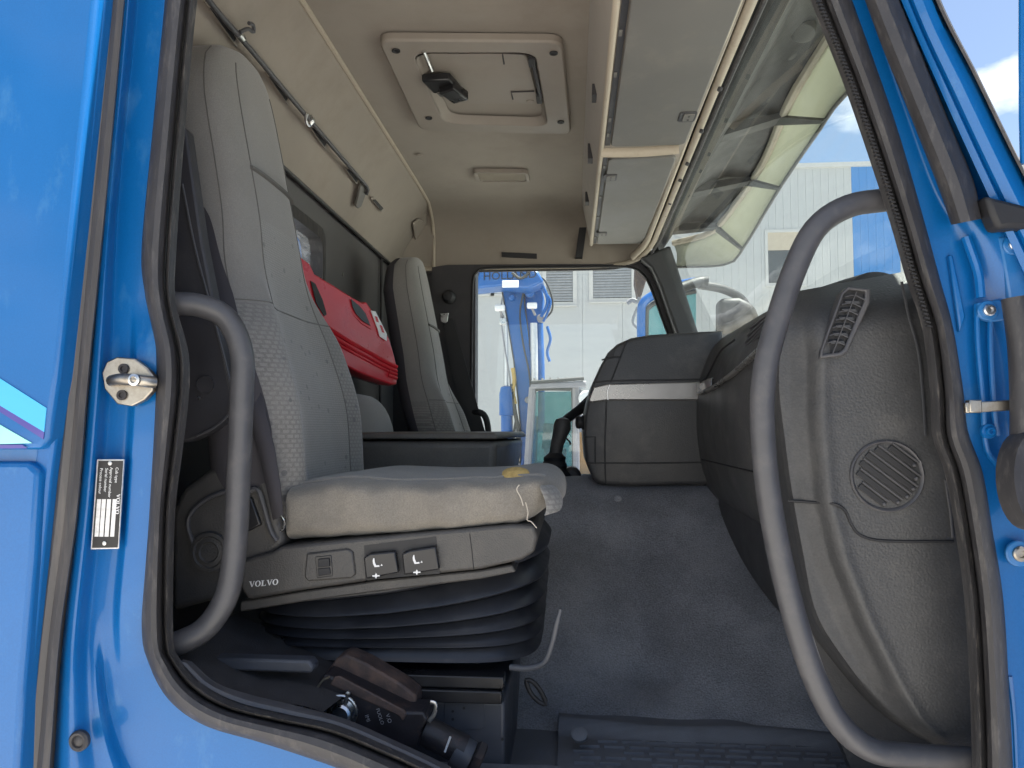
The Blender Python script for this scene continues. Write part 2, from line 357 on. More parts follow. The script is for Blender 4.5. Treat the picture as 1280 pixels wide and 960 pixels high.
glass('visor_plastic', (.62, .66, .52), .90, (.42, .415, .355), rough=.15)
glass('lamp_lens', (.7, .68, .62), .7, (.68, .62, .53), rough=.25)
glass('machine_glass', (.45, .70, .70), .12, (.5, .7, .7), streak=.1)

# ---------------------------------------------------------------- ground
g = MB(); g.quad((-300, -300, -2.02), (300, -300, -2.02), (300, 400, -2.02), (-300, 400, -2.02))
tag(build(g, 'ground', 'concrete'), kind='structure')

# ================================================================ THE TRUCK CAB
truck = thing('truck_cab', 'blue truck cab with its near door open, seen from the step', 'truck', (0, 1.1, -2.0))
def px_sheet(Lp, Rp, n, m, fy):
    Lc = catmull([Vector((a, b, 0)) for a, b in Lp], n); Rc = catmull([Vector((a, b, 0)) for a, b in Rp], n)
    mb = MB(); rows = []
    for i in range(n):
        row = []
        for j in range(m):
            t = j / (m - 1); p = Lc[i].lerp(Rc[i], t); row.append(at(p.x, p.y, fy(t, i / (n - 1))))
        rows.append(row)
    return mb.loft(rows, closed=False, cap=False)
def px_ribbon(Lp, Rp, n, prof, back):    # a moulded strip: prof = [(t, Y)] across its face, then a flat back
    Lc = catmull([Vector((a, b, 0)) for a, b in Lp], n); Rc = catmull([Vector((a, b, 0)) for a, b in Rp], n)
    rings = []
    for i in range(n):
        r = [at(*(Lc[i].lerp(Rc[i], t)).xy, y) for t, y in prof]
        a, b = r[0], r[-1]
        r += [Vector((b.x, back, b.z)), Vector((a.x, back, a.z))]
        rings.append(r)
    return MB().loft(rings)

# --- near side: rear quarter panel with groove, decals
edge_top = [(128, -120), (120, 0), (95, 250), (72, 470), (58, 566)]
pn = MB()
up = [(-420, -120)] + edge_top[:-1] + [(60, 548), (50, 562), (-420, 562)]
pn.prism([at(a, b, -.075) for a, b in up], (0, .09, 0)); build(pn, 'side_panel', 'blue_paint', truck, bevel=.008, seg=3)
pn = MB(); lowp = [(-420, 577), (36, 577), (49, 590), (42, 700), (28, 860), (14, 1100), (-420, 1100)]
pn.prism([at(a, b, -.073) for a, b in lowp], (0, .088, 0)); build(pn, 'side_panel', 'blue_paint', truck, bevel=.008, seg=3)
pn = MB(); pn.prism([at(a, b, -.058) for a, b in [(-420, 540), (60, 545), (40, 640), (-420, 640)]], (0, .06, 0)); build(pn, 'groove_panel', 'blue_dusty', truck)
rollover = MB(); rollover.prism([at(a, b, -.060) for a, b in [(110, -120), (140, -120), (130, 0), (104, 250), (80, 470), (62, 600), (52, 700), (36, 860), (22, 1100), (-10, 1100), (40, 600)]], (0, .06, 0)); build(rollover, 'panel_return', 'blue_paint', truck, bevel=.006, seg=3)
for nm, pts, k in (('decal', [(-40, 447), (0, 473), (58, 510), (55, 540), (0, 507), (-40, 484)], 'cyan_decal'),
                   ('decal', [(-40, 484), (0, 507), (55, 540), (54, 549), (0, 515), (-40, 492)], 'violet_decal'),
                   ('decal', [(-40, 509), (0, 531), (40, 554), (0, 555), (-40, 555)], 'mint_decal'),
                   ('decal', [(-40, 556), (0, 556), (28, 556), (34, 560.5), (-40, 561)], 'violet_decal')):
    d = MB(); d.prism([at(a, b, -.0765) for a, b in pts], (0, .0012, 0)); build(d, nm, k, truck)
# --- weather strip between quarter panel and pillar
build(px_ribbon([(132, -120), (122, 0), (98, 240), (78, 470), (60, 640), (42, 800), (24, 960), (8, 1100)],
                [(168, -120), (157, 0), (135, 240), (112, 470), (98, 640), (76, 800), (64, 960), (50, 1100)], 60,
                [(0, -.02), (.06, -.040), (.3, -.046), (.55, -.040), (.72, -.044), (.94, -.036), (1, -.01)], .02), 'weatherstrip', 'weatherstrip', truck)
# --- B-pillar, one pressed sheet running into the sill
def pil_y(t, s):
    y = .012 - .030 * sstep(0, .10, t) * (1 - sstep(.16, .36, t))
    y -= .016 * sstep(.60, .66, t) * sstep(.34, .38, s) * (1 - sstep(.56, .64, s)) * (1 - sstep(.92, 1, t))   # raised pad below the striker
    k = sstep(.585, .64, s)
    y += k * (.020 * sstep(.40, .50, t) - .008 * sstep(.0, .3, t))                                         # dished lower corner
    return y
build(px_sheet([(150, -120), (148, 0), (128, 240), (106, 470), (90, 640), (72, 800), (58, 960), (46, 1100), (120, 1200), (330, 1260)],
               [(228, -120), (218, 0), (190, 240), (203, 440), (198, 620), (192, 780), (240, 882), (350, 926), (470, 962), (660, 1055)], 110, 50, pil_y),
      'door_pillar', 'blue_paint', truck)
build(px_sheet([(640, 1085), (800, 1090), (1000, 1090), (1290, 1090)], [(330, 1260), (700, 1300), (1000, 1300), (1290, 1300)], 20, 12, lambda t, s: .0), 'door_sill', 'blue_paint', truck)
# --- the door seal, rear and front runs
SL = [(216, -120), (206, 0), (190, 170), (177, 310), (181, 367), (194, 436), (193, 510), (186, 640), (177, 780), (187, 832), (212, 876), (256, 907), (322, 927), (378, 945), (430, 964), (500, 1000), (600, 1060)]
SR = [(252, -120), (234, 0), (218, 170), (207, 310), (207, 375), (221, 439), (222, 490), (214, 562), (205, 649), (204, 795), (214, 829), (240, 862), (282, 886), (345, 902), (410, 916), (470, 940), (540, 972), (640, 1030)]
seal_prof = [(0, .006), (.05, -.008), (.2, -.020), (.45, -.026), (.7, -.022), (.88, -.012), (.95, -.004), (1, .012)]
build(px_ribbon(SL, SR, 150, seal_prof, .03), 'door_seal', 'rubber', truck)
lipL = [(a + 1, b) for a, b in SR]
lipR = [(262, -120), (243, 0), (227, 170), (217, 310), (216, 375), (232, 439), (233, 490), (225, 562), (215, 649), (213, 795), (223, 828), (250, 856), (292, 880), (352, 895), (416, 908), (476, 932), (548, 966), (650, 1024)]
build(px_ribbon(lipL, lipR, 150, [(0, .008), (.2, -.006), (.5, -.012), (.8, -.006), (1, .006)], .014), 'seal_lip', 'rubber_worn', truck)
trL = [(a, b) for a, b in lipR[10:]]
trR = [(238, 828), (268, 854), (310, 869), (364, 882), (428, 899), (488, 925), (560, 959), (662, 1017)]
build(px_ribbon(trL[:len(trR)], trR, 60, [(0, .02), (.25, .012), (.6, .015), (.85, .022), (1, .03)], .034), 'sill_trim', 'handle_paint', truck)
GL = [(975, -120), (1017, 0), (1062, 116), (1111, 262), (1135, 345), (1156, 410), (1166, 490), (1169, 545), (1184, 590), (1197, 660), (1209, 750), (1216, 860), (1219, 960), (1222, 1100)]
GR = [(1022, -120), (1066, 0), (1119, 150), (1152, 262), (1176, 350), (1192, 410), (1205, 490), (1211, 540), (1229, 590), (1241, 660), (1255, 750), (1262, 860), (1267, 960), (1272, 1100)]
GM = [(a + 15, b) for a, b in GL]
build(px_ribbon(GM, GR, 120, seal_prof[::1], .03), 'door_seal', 'rubber', truck)
build(px_ribbon(GL, GM, 120, [(0, .012), (.15, .002), (.5, -.006), (.85, .002), (1, .01)], .02), 'seal_lip', 'rubber_worn', truck)
# ribbed inner edge of both seals
rb = MB()
for path, n in (([at(a, b, -.004) for a, b in [(1014, -20), (1066, 108), (1117, 258), (1141, 341), (1161, 408)]], 90),):
    for p in catmull(path, n): rb.obox(p, (.0032, 0, -.0008), (0, .003, 0), (.0003, 0, .0012))
o = build(rb, 'seal_ribs', 'black_matt', truck); tag(o, kind='stuff')
# --- A-pillar outside, and the hinge pillar
apil = [(1016, -120), (1062, 0), (1115, 150), (1150, 262), (1172, 350), (1190, 412), (1204, 500), (1210, 545), (1226, 590), (1238, 660), (1250, 750), (1260, 960), (1268, 1100)]
def hinge_y(t, s):
    y = .004 - .018 * sstep(.25, .5, t) + .025 * sstep(.62, .9, t)
    return y
build(px_sheet(apil, [(1080, -120), (1135, 0), (1190, 150), (1240, 250), (1330, 300), (1400, 400), (1400, 500), (1400, 560), (1400, 620), (1400, 700), (1400, 800), (1400, 960), (1400, 1100)], 80, 40, hinge_y),
      'hinge_pillar', 'blue_paint', truck)
build(px_ribbon([(1036, -120), (1081, 0), (1104, 62), (1140, 150), (1172, 232), (1189, 281)], [(1075, -120), (1125, 0), (1150, 60), (1186, 150), (1215, 220), (1229, 273)], 50,
                [(0, -.012), (.08, -.030), (.3, -.042), (.6, -.045), (.72, -.040), (.92, -.036), (1, -.012)], -.012), 'gutter_strip', 'rubber', truck)
build(px_ribbon([(1076, -120), (1124, 0), (1185, 140), (1240, 260), (1290, 370)], [(1135, -140), (1172, 0), (1222, 100), (1275, 208), (1335, 320)], 50,
                [(0, -.01), (.05, -.028), (.22, -.034), (.27, -.030), (.36, -.040), (.6, -.048), (.85, -.046), (1, -.02)], .02), 'a_pillar', 'blue_paint', truck)
build(px_ribbon([(1124, -140), (1165, -8), (1216, 94), (1269, 202), (1330, 316)], [(1131, -143), (1173, -8), (1224, 96), (1279, 208), (1340, 322)], 40,
                [(0, -.02), (.2, -.052), (.8, -.054), (1, -.02)], .02), 'corner_strip', 'rubber', truck)
# pressed reinforcement shapes and bolts on the hinge pillar
hp = MB(); hp.prism([at(a, b, -.004) for a, b in [(1186, 318), (1192, 318), (1208, 396), (1200, 416)]], (0, .02, 0)); build(hp, 'pressed_rib', 'blue_paint', truck, bevel=.003)
hp = MB(); hp.tube([at(a, b, -.010) for a, b in [(1207, 296), (1222, 340), (1226, 372)]], .006, 8, samples=16); build(hp, 'pressed_rib', 'blue_paint', truck)
hp = MB(); hp.tube([at(a, b, -.008) for a, b in [(1221, 380), (1222, 430), (1228, 500), (1233, 560), (1250, 585)]], .0035, 8, samples=24); build(hp, 'pressed_rib', 'blue_paint', truck)
hp = MB(); hp.tube([at(a, b, -.006) for a, b in [(1238, 380), (1238, 440), (1243, 520), (1247, 545)]], .0035, 8, samples=24); build(hp, 'pressed_rib', 'blue_paint', truck)
hp = MB(); hp.tube([at(a, b, .004) for a, b in [(1262, 845), (1268, 900), (1272, 990)]], .0035, 8, samples=24); build(hp, 'pressed_rib', 'blue_paint', truck)
def bolt(px, py, Y, r, mats=('zinc', 'blue_dusty'), parent=truck):
    c = at(px, py, Y); b = MB()
    b.lathe(c, (0, -1, 0), [(r * 1.7, -.004), (r * 1.7, 0), (r * 1.55, .0015), (r * 1.02, .0018)], 20)
    o = build(b, 'bolt', mats[1], parent); b = MB()
    b.lathe(c, (0, -1, 0), [(r, 0), (r, .005), (r * .8, .007), (r * .5, .007), (r * .4, .004), (.0001, .004)], 18)
    build(b, 'bolt_head', mats[0], o)
hp = MB(); hp.prism([at(a, b, -.016) for a, b in [(1248, 296), (1290, 292), (1290, 400), (1262, 372), (1255, 330)]], (0, .015, 0)); build(hp, 'hinge_plate', 'blue_dusty', truck, bevel=.003)
hp = MB(); hp.prism([at(a, b, -.014) for a, b in [(1222, 378), (1250, 374), (1258, 384), (1258, 400), (1240, 402), (1222, 396)]], (0, .012, 0)); build(hp, 'hinge_plate', 'blue_dusty', truck, bevel=.002)
bolt(1267, 306, -.018, .008); bolt(1235, 388, -.015, .008); bolt(1236, 539, -.012, .006, ('blue_paint', 'blue_paint')); bolt(1274, 692, -.012, .010, ('steel', 'blue_dusty'))
# check strap and rubber boots between pillar and the open door
door = thing('cab_door', 'blue open cab door at the right picture edge, with its black hinge covers', 'door', (.75, -.3, -1.0))
dm = MB(); dm.hexa([(.625, -.03, -1.0), (.66, -.03, -1.0), (.98, -1.0, -1.0), (.945, -1.0, -1.0), (.553, -.03, .60), (.588, -.03, .60), (.90, -1.0, .60), (.865, -1.0, .60)])
dm2 = MB(); dm2.hexa([(.672, -.05, -.95), (.71, -.05, -.95), (1.0, -1.0, -.95), (.96, -1.0, -.95), (.672, -.05, .85), (.71, -.05, .85), (1.0, -1.0, .85), (.96, -1.0, .85)])
build(dm2, 'door_skin', 'blue_paint', door, bevel=.006)
ds = MB(); ds.tube([at(1277, -60, -.05), at(1277, 60, -.05), at(1277.5, 150, -.05), at(1279, 205, -.05)], .0038, 8); build(ds, 'door_edge', 'blue_paint', door)
b = MB(); b.prism([at(a, bb, -.05) for a, bb in [(1232, 243), (1246, 247), (1290, 258), (1320, 262), (1320, 286), (1262, 284), (1248, 286), (1240, 268)]], (0, .03, 0)); build(b, 'mirror_foot', 'black_matt', door, bevel=.006)
b = MB(); b.obox(at(1238, 508, -.03), (.033, 0, .002), (0, .004, 0), (-.0003, 0, .007)); b.obox(at(1217, 508, -.03), (.008, 0, 0), (0, .006, 0), (0, 0, .0085)); build(b, 'check_strap', 'steel', door, bevel=.0015)
b = MB(); b.tube([at(1268, 372, -.05), at(1278, 430, -.05), at(1284, 500, -.05), at(1286, 560, -.05)], lambda t: .015 + .006 * t, 14, samples=20); build(b, 'hinge_cover', 'rubber', door)
b = MB(); b.lathe(at(1284, 600, -.055), (.12, -1, .05), [(.030, .02), (.032, -.002), (.031, -.012), (.025, -.016), (.02, -.006), (.004, -.004)], 28)
for v in b.v:
    c0 = at(1284, 600, -.055); v.z = c0.z + (v.z - c0.z) * 2.0; v.x = c0.x + (v.x - c0.x) * 1.05
build(b, 'cable_boot', 'rubber', door)

# --- striker plate
st = MB(); cx, cy = 160, 478
octo = [(127, 466), (133, 452), (146, 446), (168, 448), (184, 460), (192, 470), (191, 488), (180, 500), (164, 508), (146, 505), (130, 486)]
st.prism([at(a, b, -.024) for a, b in octo], (0, .012, 0)); sp = build(st, 'striker_plate', 'steel', truck, bevel=.002)
st = MB(); st.tube([at(140, 476, -.026), at(150, 474, -.04), at(168, 475, -.046), at(182, 477, -.04), at(193, 478, -.03)], .0085, 12, samples=18); build(st, 'striker_pin', 'steel', sp)
for a, b in ((155, 461), (153, 494)):
    q = MB(); q.lathe(at(a, b, -.024), (0, -1, 0), [(.0075, 0), (.0075, .003), (.004, .003), (.004, .001), (.0001, .001)], 18); build(q, 'bolt', 'black_iron', sp)
q = MB(); q.lathe(at(169, 475, -.052), (0, -1, 0), [(.0085, 0), (.0085, .004), (.005, .005), (.004, .001), (.0001, .001)], 18); build(q, 'bolt', 'zinc', sp)
# plug, small rivet
q = MB(); q.lathe(at(99, 926, -.022), (0, -1, 0), [(.0145, -.004), (.0145, .002), (.012, .005), (.009, .004), (.008, .001), (.004, .003), (.0001, .003)], 28); build(q, 'rubber_plug', 'rubber', truck)
q = MB(); q.lathe(at(174, 721, .006), (0, -1, 0), [(.0045, 0), (.0045, .003), (.003, .003), (.0025, .001), (.0001, .001)], 16); build(q, 'rivet', 'blue_dusty', truck)
# --- type plate
ypl = -.014
c = [(121, 574), (155, 574), (148, 686), (113, 687)]
q = MB(); q.prism([at(a, b, ypl) for a, b in c], (0, .003, 0)); tp = build(q, 'type_plate', 'plate_silver', truck, bevel=.0008)
q = MB(); q.prism([at(a, b, ypl - .0012) for a, b in [(123, 576), (153.5, 576), (146.5, 684.5), (115, 685)]], (0, .001, 0)); build(q, 'plate_face', 'plate_black', tp)
A_, B_ = at(121, 574, ypl - .0014), at(113, 687, ypl - .0014); xd = (B_ - A_).normalized(); yd = Vector((-xd.z, 0, xd.x)); yd = yd if yd.x > 0 else -yd
def pl(px, py): return at(px, py, ypl - .0014)
for s, px, py in (('Cab type', 145, 584), ('Approval number', 138, 584), ('Serial number', 132, 585), ('Process colour', 125.5, 585)):
    build(text_mb(s, pl(px, py), xd, yd, .0062), 'lettering', 'white', tp)
build(text_mb('1079351', pl(119.5, 658), xd, yd, .0028), 'lettering', 'plate_silver', tp)
build(serif_word('VOLVO', pl(146.3, 617), xd, yd, .0055), 'lettering', 'white', tp)
for k, px in enumerate((143.5, 136.5, 130, 124.0)):
    q = MB(); p0 = pl(px - 2.6, 624); p1 = pl(px + 2.4, 624); dv = xd * .054
    q.quad(p0, p1, p1 + dv, p0 + dv); build(q, 'plate_field', 'plate_silver', tp)
for a, b in ((138, 579), (131, 679)):
    q = MB(); q.lathe(at(a, b, ypl - .001), (0, -1, 0), [(.0032, 0), (.003, .0015), (.0001, .002)], 14); build(q, 'rivet', 'zinc', tp)
# --- grab handles
q = MB(); q.tube([at(196, 374, .06), at(215, 379, .055), at(250, 382, .07), at(283, 398, .085), at(302, 440, .09), at(302, 500, .09), at(298, 600, .09), at(294, 680, .09), at(284, 742, .085), at(258, 784, .075), at(225, 803, .06), at(205, 808, .06)], .0185, 18, samples=70); build(q, 'grab_handle', 'handle_paint', truck)
q = MB(); q.tube([at(1150, 246, .05), at(1108, 250, .045), at(1060, 258, .03), at(1020, 285, .02), at(994, 335, .02), at(972, 400, .02), at(956, 465, .02), at(953, 530, .02), at(961, 620, .02), at(980, 720, .02), at(1008, 820, .02), at(1042, 895, .025), at(1085, 935, .035), at(1140, 945, .045), at(1230, 950, .05)], .0168, 18, samples=90); build(q, 'grab_handle', 'handle_paint', truck)

# --- inner shell: floor, walls, liner
q = MB(); q.box((-.88, .03, -.70), (.62, 2.32, -.625)); build(q, 'cab_floor', 'floor_rubber', truck)
q = MB(); q.box((-.86, -.0, -1.05), (.66, .02, -.64)); q.box((-.86, .02, -1.05), (.66, 2.4, -.70)); build(q, 'cab_underbody', 'black_matt', truck)
BW = -.82
rw = dict(y0=.92, y1=1.31, z0=.36, z1=.645)
q = MB()
for lo, hi in (((BW - .05, .03, -.7), (BW, rw['y0'], .75)), ((BW - .05, rw['y1'], -.7), (BW, 2.34, .75)), ((BW - .05, rw['y0'], -.7), (BW, rw['y1'], rw['z0'])), ((BW - .05, rw['y0'], rw['z1']), (BW, rw['y1'], .75))): q.box(lo, hi)
build(q, 'rear_wall', 'back_wall', truck)
def rrect(u0, u1, v0, v1, r, n=6):
    p = []
    for cu, cv, a0 in ((u1 - r, v1 - r, 0), (u0 + r, v1 - r, 90), (u0 + r, v0 + r, 180), (u1 - r, v0 + r, 270)):
        for k in range(n + 1): a = R(a0 + 90 * k / n); p.append((cu + r * math.cos(a), cv + r * math.sin(a)))
    return p
q = MB(); a_ = [Vector((BW + .008, u, v)) for u, v in rrect(rw['y0'] - .01, rw['y1'] + .01, rw['z0'] - .01, rw['z1'] + .01, .05)]; b_ = [Vector((BW + .012, u, v)) for u, v in rrect(rw['y0'] + .03, rw['y1'] - .03, rw['z0'] + .03, rw['z1'] - .03, .045)]
q.loft([[Vector((BW - .06, v.y, v.z)) for v in b_], b_, a_, [Vector((BW - .01, v.y, v.z)) for v in a_]], cap=False); rwo = build(q, 'rear_window', 'rubber', truck)
q = MB(); q.face(q.pts([Vector((BW - .03, v.y, v.z)) for v in b_])); build(q, 'pane', 'rear_glass', rwo)
q = MB(); q.lathe(atX(428, 343, BW), (1, 0, 0), [(.008, 0), (.008, .004), (.0001, .005)], 12); build(q, 'clip', 'cabinet_grey', truck)
q = MB(); q.tube([(BW + .012, 2.02, -.2), (BW + .012, 2.02, .72)], .006, 8); build(q, 'corner_seam', 'rubber', truck)
# liner: profile along Y swept through X; the back slope first
prof = [(.06, .80), (.08, .90), (.14, .97), (.28, 1.0), (1.2, 1.004), (2.0, 1.0), (2.14, .985), (2.22, .955), (2.265, .90), (2.285, .82), (2.295, .735)]
pf = catmull([Vector((0, a, b)) for a, b in prof], 60)
XS = -.626
def liner_at(u, v):
    p = pf[round(v * 59)]; return Vector((lerp(XS, .36, u), p.y, p.z))
q = MB(); q.grid(liner_at, 14, 60); build(q, 'headliner', 'headliner', truck)
SP = Vector((-.626, 0, 1.0)); SQ = Vector((-.805, 0, .73)); SN = Vector((.27, 0, -.179)).normalized()
def slope_at(u, v):
    y = lerp(.06, 2.295, v); zz = min(1.0, interp(prof, y))
    p = SP.lerp(SQ, u); k = .012 * math.sin(math.pi * u)
    return Vector((p.x, y, min(p.z, zz + .004))) + SN * (-k)
q = MB(); q.grid(slope_at, 12, 50); build(q, 'rear_liner', 'headliner', truck)
q = MB(); q.tube([(-.628, .1, .985), (-.626, .4, .998), (-.626, 1.2, 1.0), (-.626, 2.0, .998), (-.627, 2.16, .975), (-.63, 2.26, .90), (-.632, 2.287, .74)], .0075, 8, samples=50); build(q, 'liner_welt', 'liner_trim', truck)
q = MB(); q.tube([(-.80, .1, .727), (-.80, 2.28, .727)], .006, 8); build(q, 'liner_edge', 'rubber', truck)
# roof and outer skins (close the cab to the sky)
q = MB(); q.box((-.93, -.04, 1.03), (.40, 2.42, 1.10)); q.box((-.93, -.04, .80), (.36, .06, 1.03)); q.box((-.93, 2.31, .76), (.36, 2.42, 1.03)); build(q, 'roof', 'blue_paint', truck, bevel=.02)
q = MB(); q.box((-.95, .02, -1.0), (-.88, rw['y0'], 1.03)); q.box((-.95, rw['y1'], -1.0), (-.88, 2.42, 1.03)); q.box((-.95, rw['y0'], rw['z1']), (-.88, rw['y1'], 1.03)); q.box((-.95, rw['y0'], -1.0), (-.88, rw['y1'], rw['z0'])); build(q, 'rear_skin', 'blue_paint', truck)
q = MB(); q.hexa([(.60, .02, -1.0), (.72, .02, -1.0), (.72, 2.4, -1.0), (.60, 2.4, -1.0), (.60, .02, .19), (.66, .02, .17), (.66, 2.4, .17), (.60, 2.4, .19)]); build(q, 'front_skin', 'blue_paint', truck, bevel=.01)
q = MB(); q.hexa([(.36, .0, .84), (.42, .0, .82), (.42, 2.4, .82), (.36, 2.4, .84), (.34, .0, 1.09), (.58, .0, 1.06), (.58, 2.4, 1.06), (.34, 2.4, 1.09)]); build(q, 'windscreen_header', 'black_matt', truck)
# near B-pillar inner trims (behind the seal)
q = MB(); q.prism([at(a, b, .17) for a, b in [(150, 100), (232, 160), (252, 300), (291, 500), (286, 522), (262, 540), (236, 552), (150, 560)]], (0, .03, 0)); bt = build(q, 'pillar_trim', 'pillar_trim', truck, bevel=.004)
q = MB(); q.tube([at(a, b, .168) for a, b in [(228, 230), (244, 310), (268, 400), (288, 480), (289, 512), (270, 533), (246, 545)]], .0022, 6, samples=30); build(q, 'trim_edge', 'handle_paint', bt)
q = MB(); q.lathe(at(256, 481, .167), (0, -1, 0), [(.0155, -.003), (.0155, .0006), (.0145, .0006), (.0145, -.001), (.0001, -.001)], 28); build(q, 'trim_cap', 'pillar_trim', bt)
q = MB(); q.lathe(at(249, 497, .169), (0, -1, 0), [(.0028, 0), (.002, .002), (.0001, .002)], 12); build(q, 'screw', 'zinc', bt)
q = MB(); q.box((-.86, .045, -.70), (-.66, .10, .85)); build(q, 'pillar_filler', 'pillar_trim', truck)
# near A-pillar: unseen filler block, then inner trim
q = MB(); q.hexa([(.565, .036, -.05), (.66, .036, -.05), (.66, .084, -.05), (.565, .084, -.05), (.503, .036, .225), (.62, .036, .225), (.62, .084, .225), (.503, .084, .225)]); build(q, 'pillar_filler', 'pillar_trim', truck)  # added to stop sun leaking past the pillar onto the grab handle
q = MB(); q.prism([at(a, b, .065) for a, b in [(990, -150), (1022, -20), (1070, 110), (1120, 262), (1142, 340), (1165, 420), (1190, 420), (1160, 262), (1110, 110), (1064, -20), (1030, -150)]], (.03, .03, .0)); build(q, 'a_pillar_trim', 'pillar_trim', truck)
# --- far side: door frame, window, pillar
Yf = 2.30
fw_in = [(589, 560), (589, 480), (590, 400), (591, 352), (595, 341), (604, 335.5), (640, 334), (700, 333.5), (760, 333), (788, 334), (802, 341), (812, 356), (823, 385), (834, 415), (850, 455), (870, 500)]
fw_out = [(540, 560), (540, 480), (540, 400), (540, 352), (540, 334), (560, 331), (640, 330.5), (700, 330), (760, 330), (796, 329), (818, 326), (826, 350), (836, 380), (846, 412), (862, 450), (884, 500)]
q = MB(); q.loft([[at(a, b, Yf) for a, b in fw_out], [at(a, b, Yf - .02) for a, b in fw_out], [at(a, b, Yf - .02) for a, b in fw_in], [at(a, b, Yf + .06) for a, b in fw_in]], closed=False, cap=False)
fd = build(q, 'far_door_frame', 'pillar_trim', truck)
q = MB(); q.tube([at(a, b, Yf - .022) for a, b in fw_in], .006, 8, samples=70); build(q, 'window_seal', 'black_matt', fd)
q = MB(); q.prism([at(a, b, Yf + .04) for a, b in [(585, 620), (585, 332), (800, 330), (815, 350), (872, 505), (872, 620)]], (0, .004, 0)); build(q, 'pane', 'side_glass', fd)
q = MB(); q.box((-.90, Yf - .01, -.7), (.70, Yf + .06, -.21)); q.box((-.90, Yf + .0, -.7), (-.44, Yf + .10, .80)); build(q, 'far_door_panel', 'pillar_trim', truck)
q = MB(); q.prism([at(a, b, 2.2) for a, b in [(800, 322), (838, 306), (846, 330), (874, 418), (884, 450), (852, 450), (846, 418), (826, 360), (815, 335)]], (0, .12, 0)); build(q, 'far_pillar', 'dash_dark', truck, bevel=.012, seg=3)
q = MB(); q.tube([at(588, 516, 2.22), at(598, 515, 2.2), at(606, 520, 2.2), at(610, 535, 2.2), at(611, 560, 2.22)], .014, 10, samples=20); build(q, 'door_pull', 'black_matt', truck)
# seat belt on the far pillar
q = MB(); q.prism([at(a, b, 2.2) for a, b in [(552, 398), (566, 398), (612, 560), (585, 560)]], (0, .004, 0)); sb = build(q, 'seat_belt', 'black_matt', truck)
q = MB(); q.prism([at(a, b, 2.17) for a, b in [(550, 392), (561, 391), (559, 402), (556, 404), (551, 402)]], (0, .008, 0)); build(q, 'belt_guide', 'zinc', sb, bevel=.002)
q = MB(); q.lathe(at(562, 372, 2.24), (0, -1, 0), [(.03, 0), (.03, .03), (.02, .05), (.0001, .055)], 18); build(q, 'belt_cover', 'black_matt', sb)
# --- windscreen
GT = (.365, .835); GB = (.60, .20)
def ws(u, v):
    y = lerp(.075, 2.27, v); k = .05 * (1 - (2 * v - 1) ** 4)
    return Vector((lerp(GT[0], GB[0], u) + k * (.3 + .7 * u), y, lerp(GT[1], GB[1], u)))
q = MB(); q.grid(ws, 8, 24); build(q, 'windscreen', 'windscreen_glass', truck)
q = MB(); q.tube([ws(1, .98) + Vector((-.01, 0, 0)), ws(.5, .985) + Vector((-.01, 0, 0)), ws(.03, .98) + Vector((-.01, 0, 0))], .012, 8, samples=14); build(q, 'windscreen_seal', 'black_matt', truck)
q = MB(); q.grid(lambda u, v: ws(u, lerp(-.01, .035, v)) + Vector((-.006, 0, 0)), 8, 3); build(q, 'sun_block_strip', 'black_matt', truck)  # unseen dark strip added to keep direct sun off the dash end panel
# header mouldings between liner and glass
hx = [(-.80, 2.292, .732), (-.3, 2.292, .732), (.10, 2.292, .732), (.22, 2.285, .738), (.30, 2.24, .755), (.345, 2.12, .785), (.355, 1.9, .805), (.355, 1.2, .82), (.35, .6, .822), (.34, .1, .80)]
q = MB(); q.tube(hx, .011, 10, samples=110); build(q, 'liner_edge', 'liner_trim', truck)
q = MB(); q.tube([Vector(p) + Vector((.022 if i > 3 else .006, .0, -.004 if i > 3 else -.012)) for i, p in enumerate(hx)], .006, 8, samples=110); build(q, 'header_moulding', 'rubber', truck)
q = MB(); q.tube([Vector(p) + Vector((-.028, -.01, .004)) for p in hx[4:]], .016, 10, samples=80, flat=.7); build(q, 'header_moulding', 'liner_trim', truck)
# --- rail with hooks on the rear liner
def sl(px, py, off=.0): return atP(px, py, SP + SN * off, SN)
q = MB(); q.tube([sl(a, b, .022) for a, b in [(250, -14), (275, 18), (310, 58), (360, 118), (400, 165), (440, 212), (455, 229), (460, 236), (458, 243)]], .0062, 10, samples=60)
rail = thing('hanging_rail', 'dark metal hanging rail with hooks along the beige rear liner', 'rail', sl(360, 118, .0)); build(q, 'rail_tube', 'handle_paint', rail)
q = MB(); q.tube([sl(a, b, .03) for a, b in [(300, 40), (310, 36), (317, 40), (316, 31), (311, 29)]], .0042, 8, samples=18); build(q, 'hook', 'handle_paint', rail)
q = MB(); q.tube([sl(a, b, .03) for a, b in [(384, 142), (382, 150), (386, 157), (391, 152)]], .0042, 8, samples=14); q.lathe(sl(388, 149, .022), sl(400, 165) - sl(360, 118), [(.010, -.008), (.010, .008)], 12); build(q, 'hook', 'zinc', rail)
q = MB(); q.lathe(sl(300, 45, .022), sl(400, 165) - sl(360, 118), [(.009, -.01), (.009, .01)], 12); build(q, 'rail_clamp', 'zinc', rail)
q = MB(); q.prism([sl(a, b, .014) for a, b in [(452, 228), (461, 234), (452, 258), (448, 261), (445, 258)]], SN * -.01); build(q, 'rail_bracket', 'cabinet_grey', rail, bevel=.002)
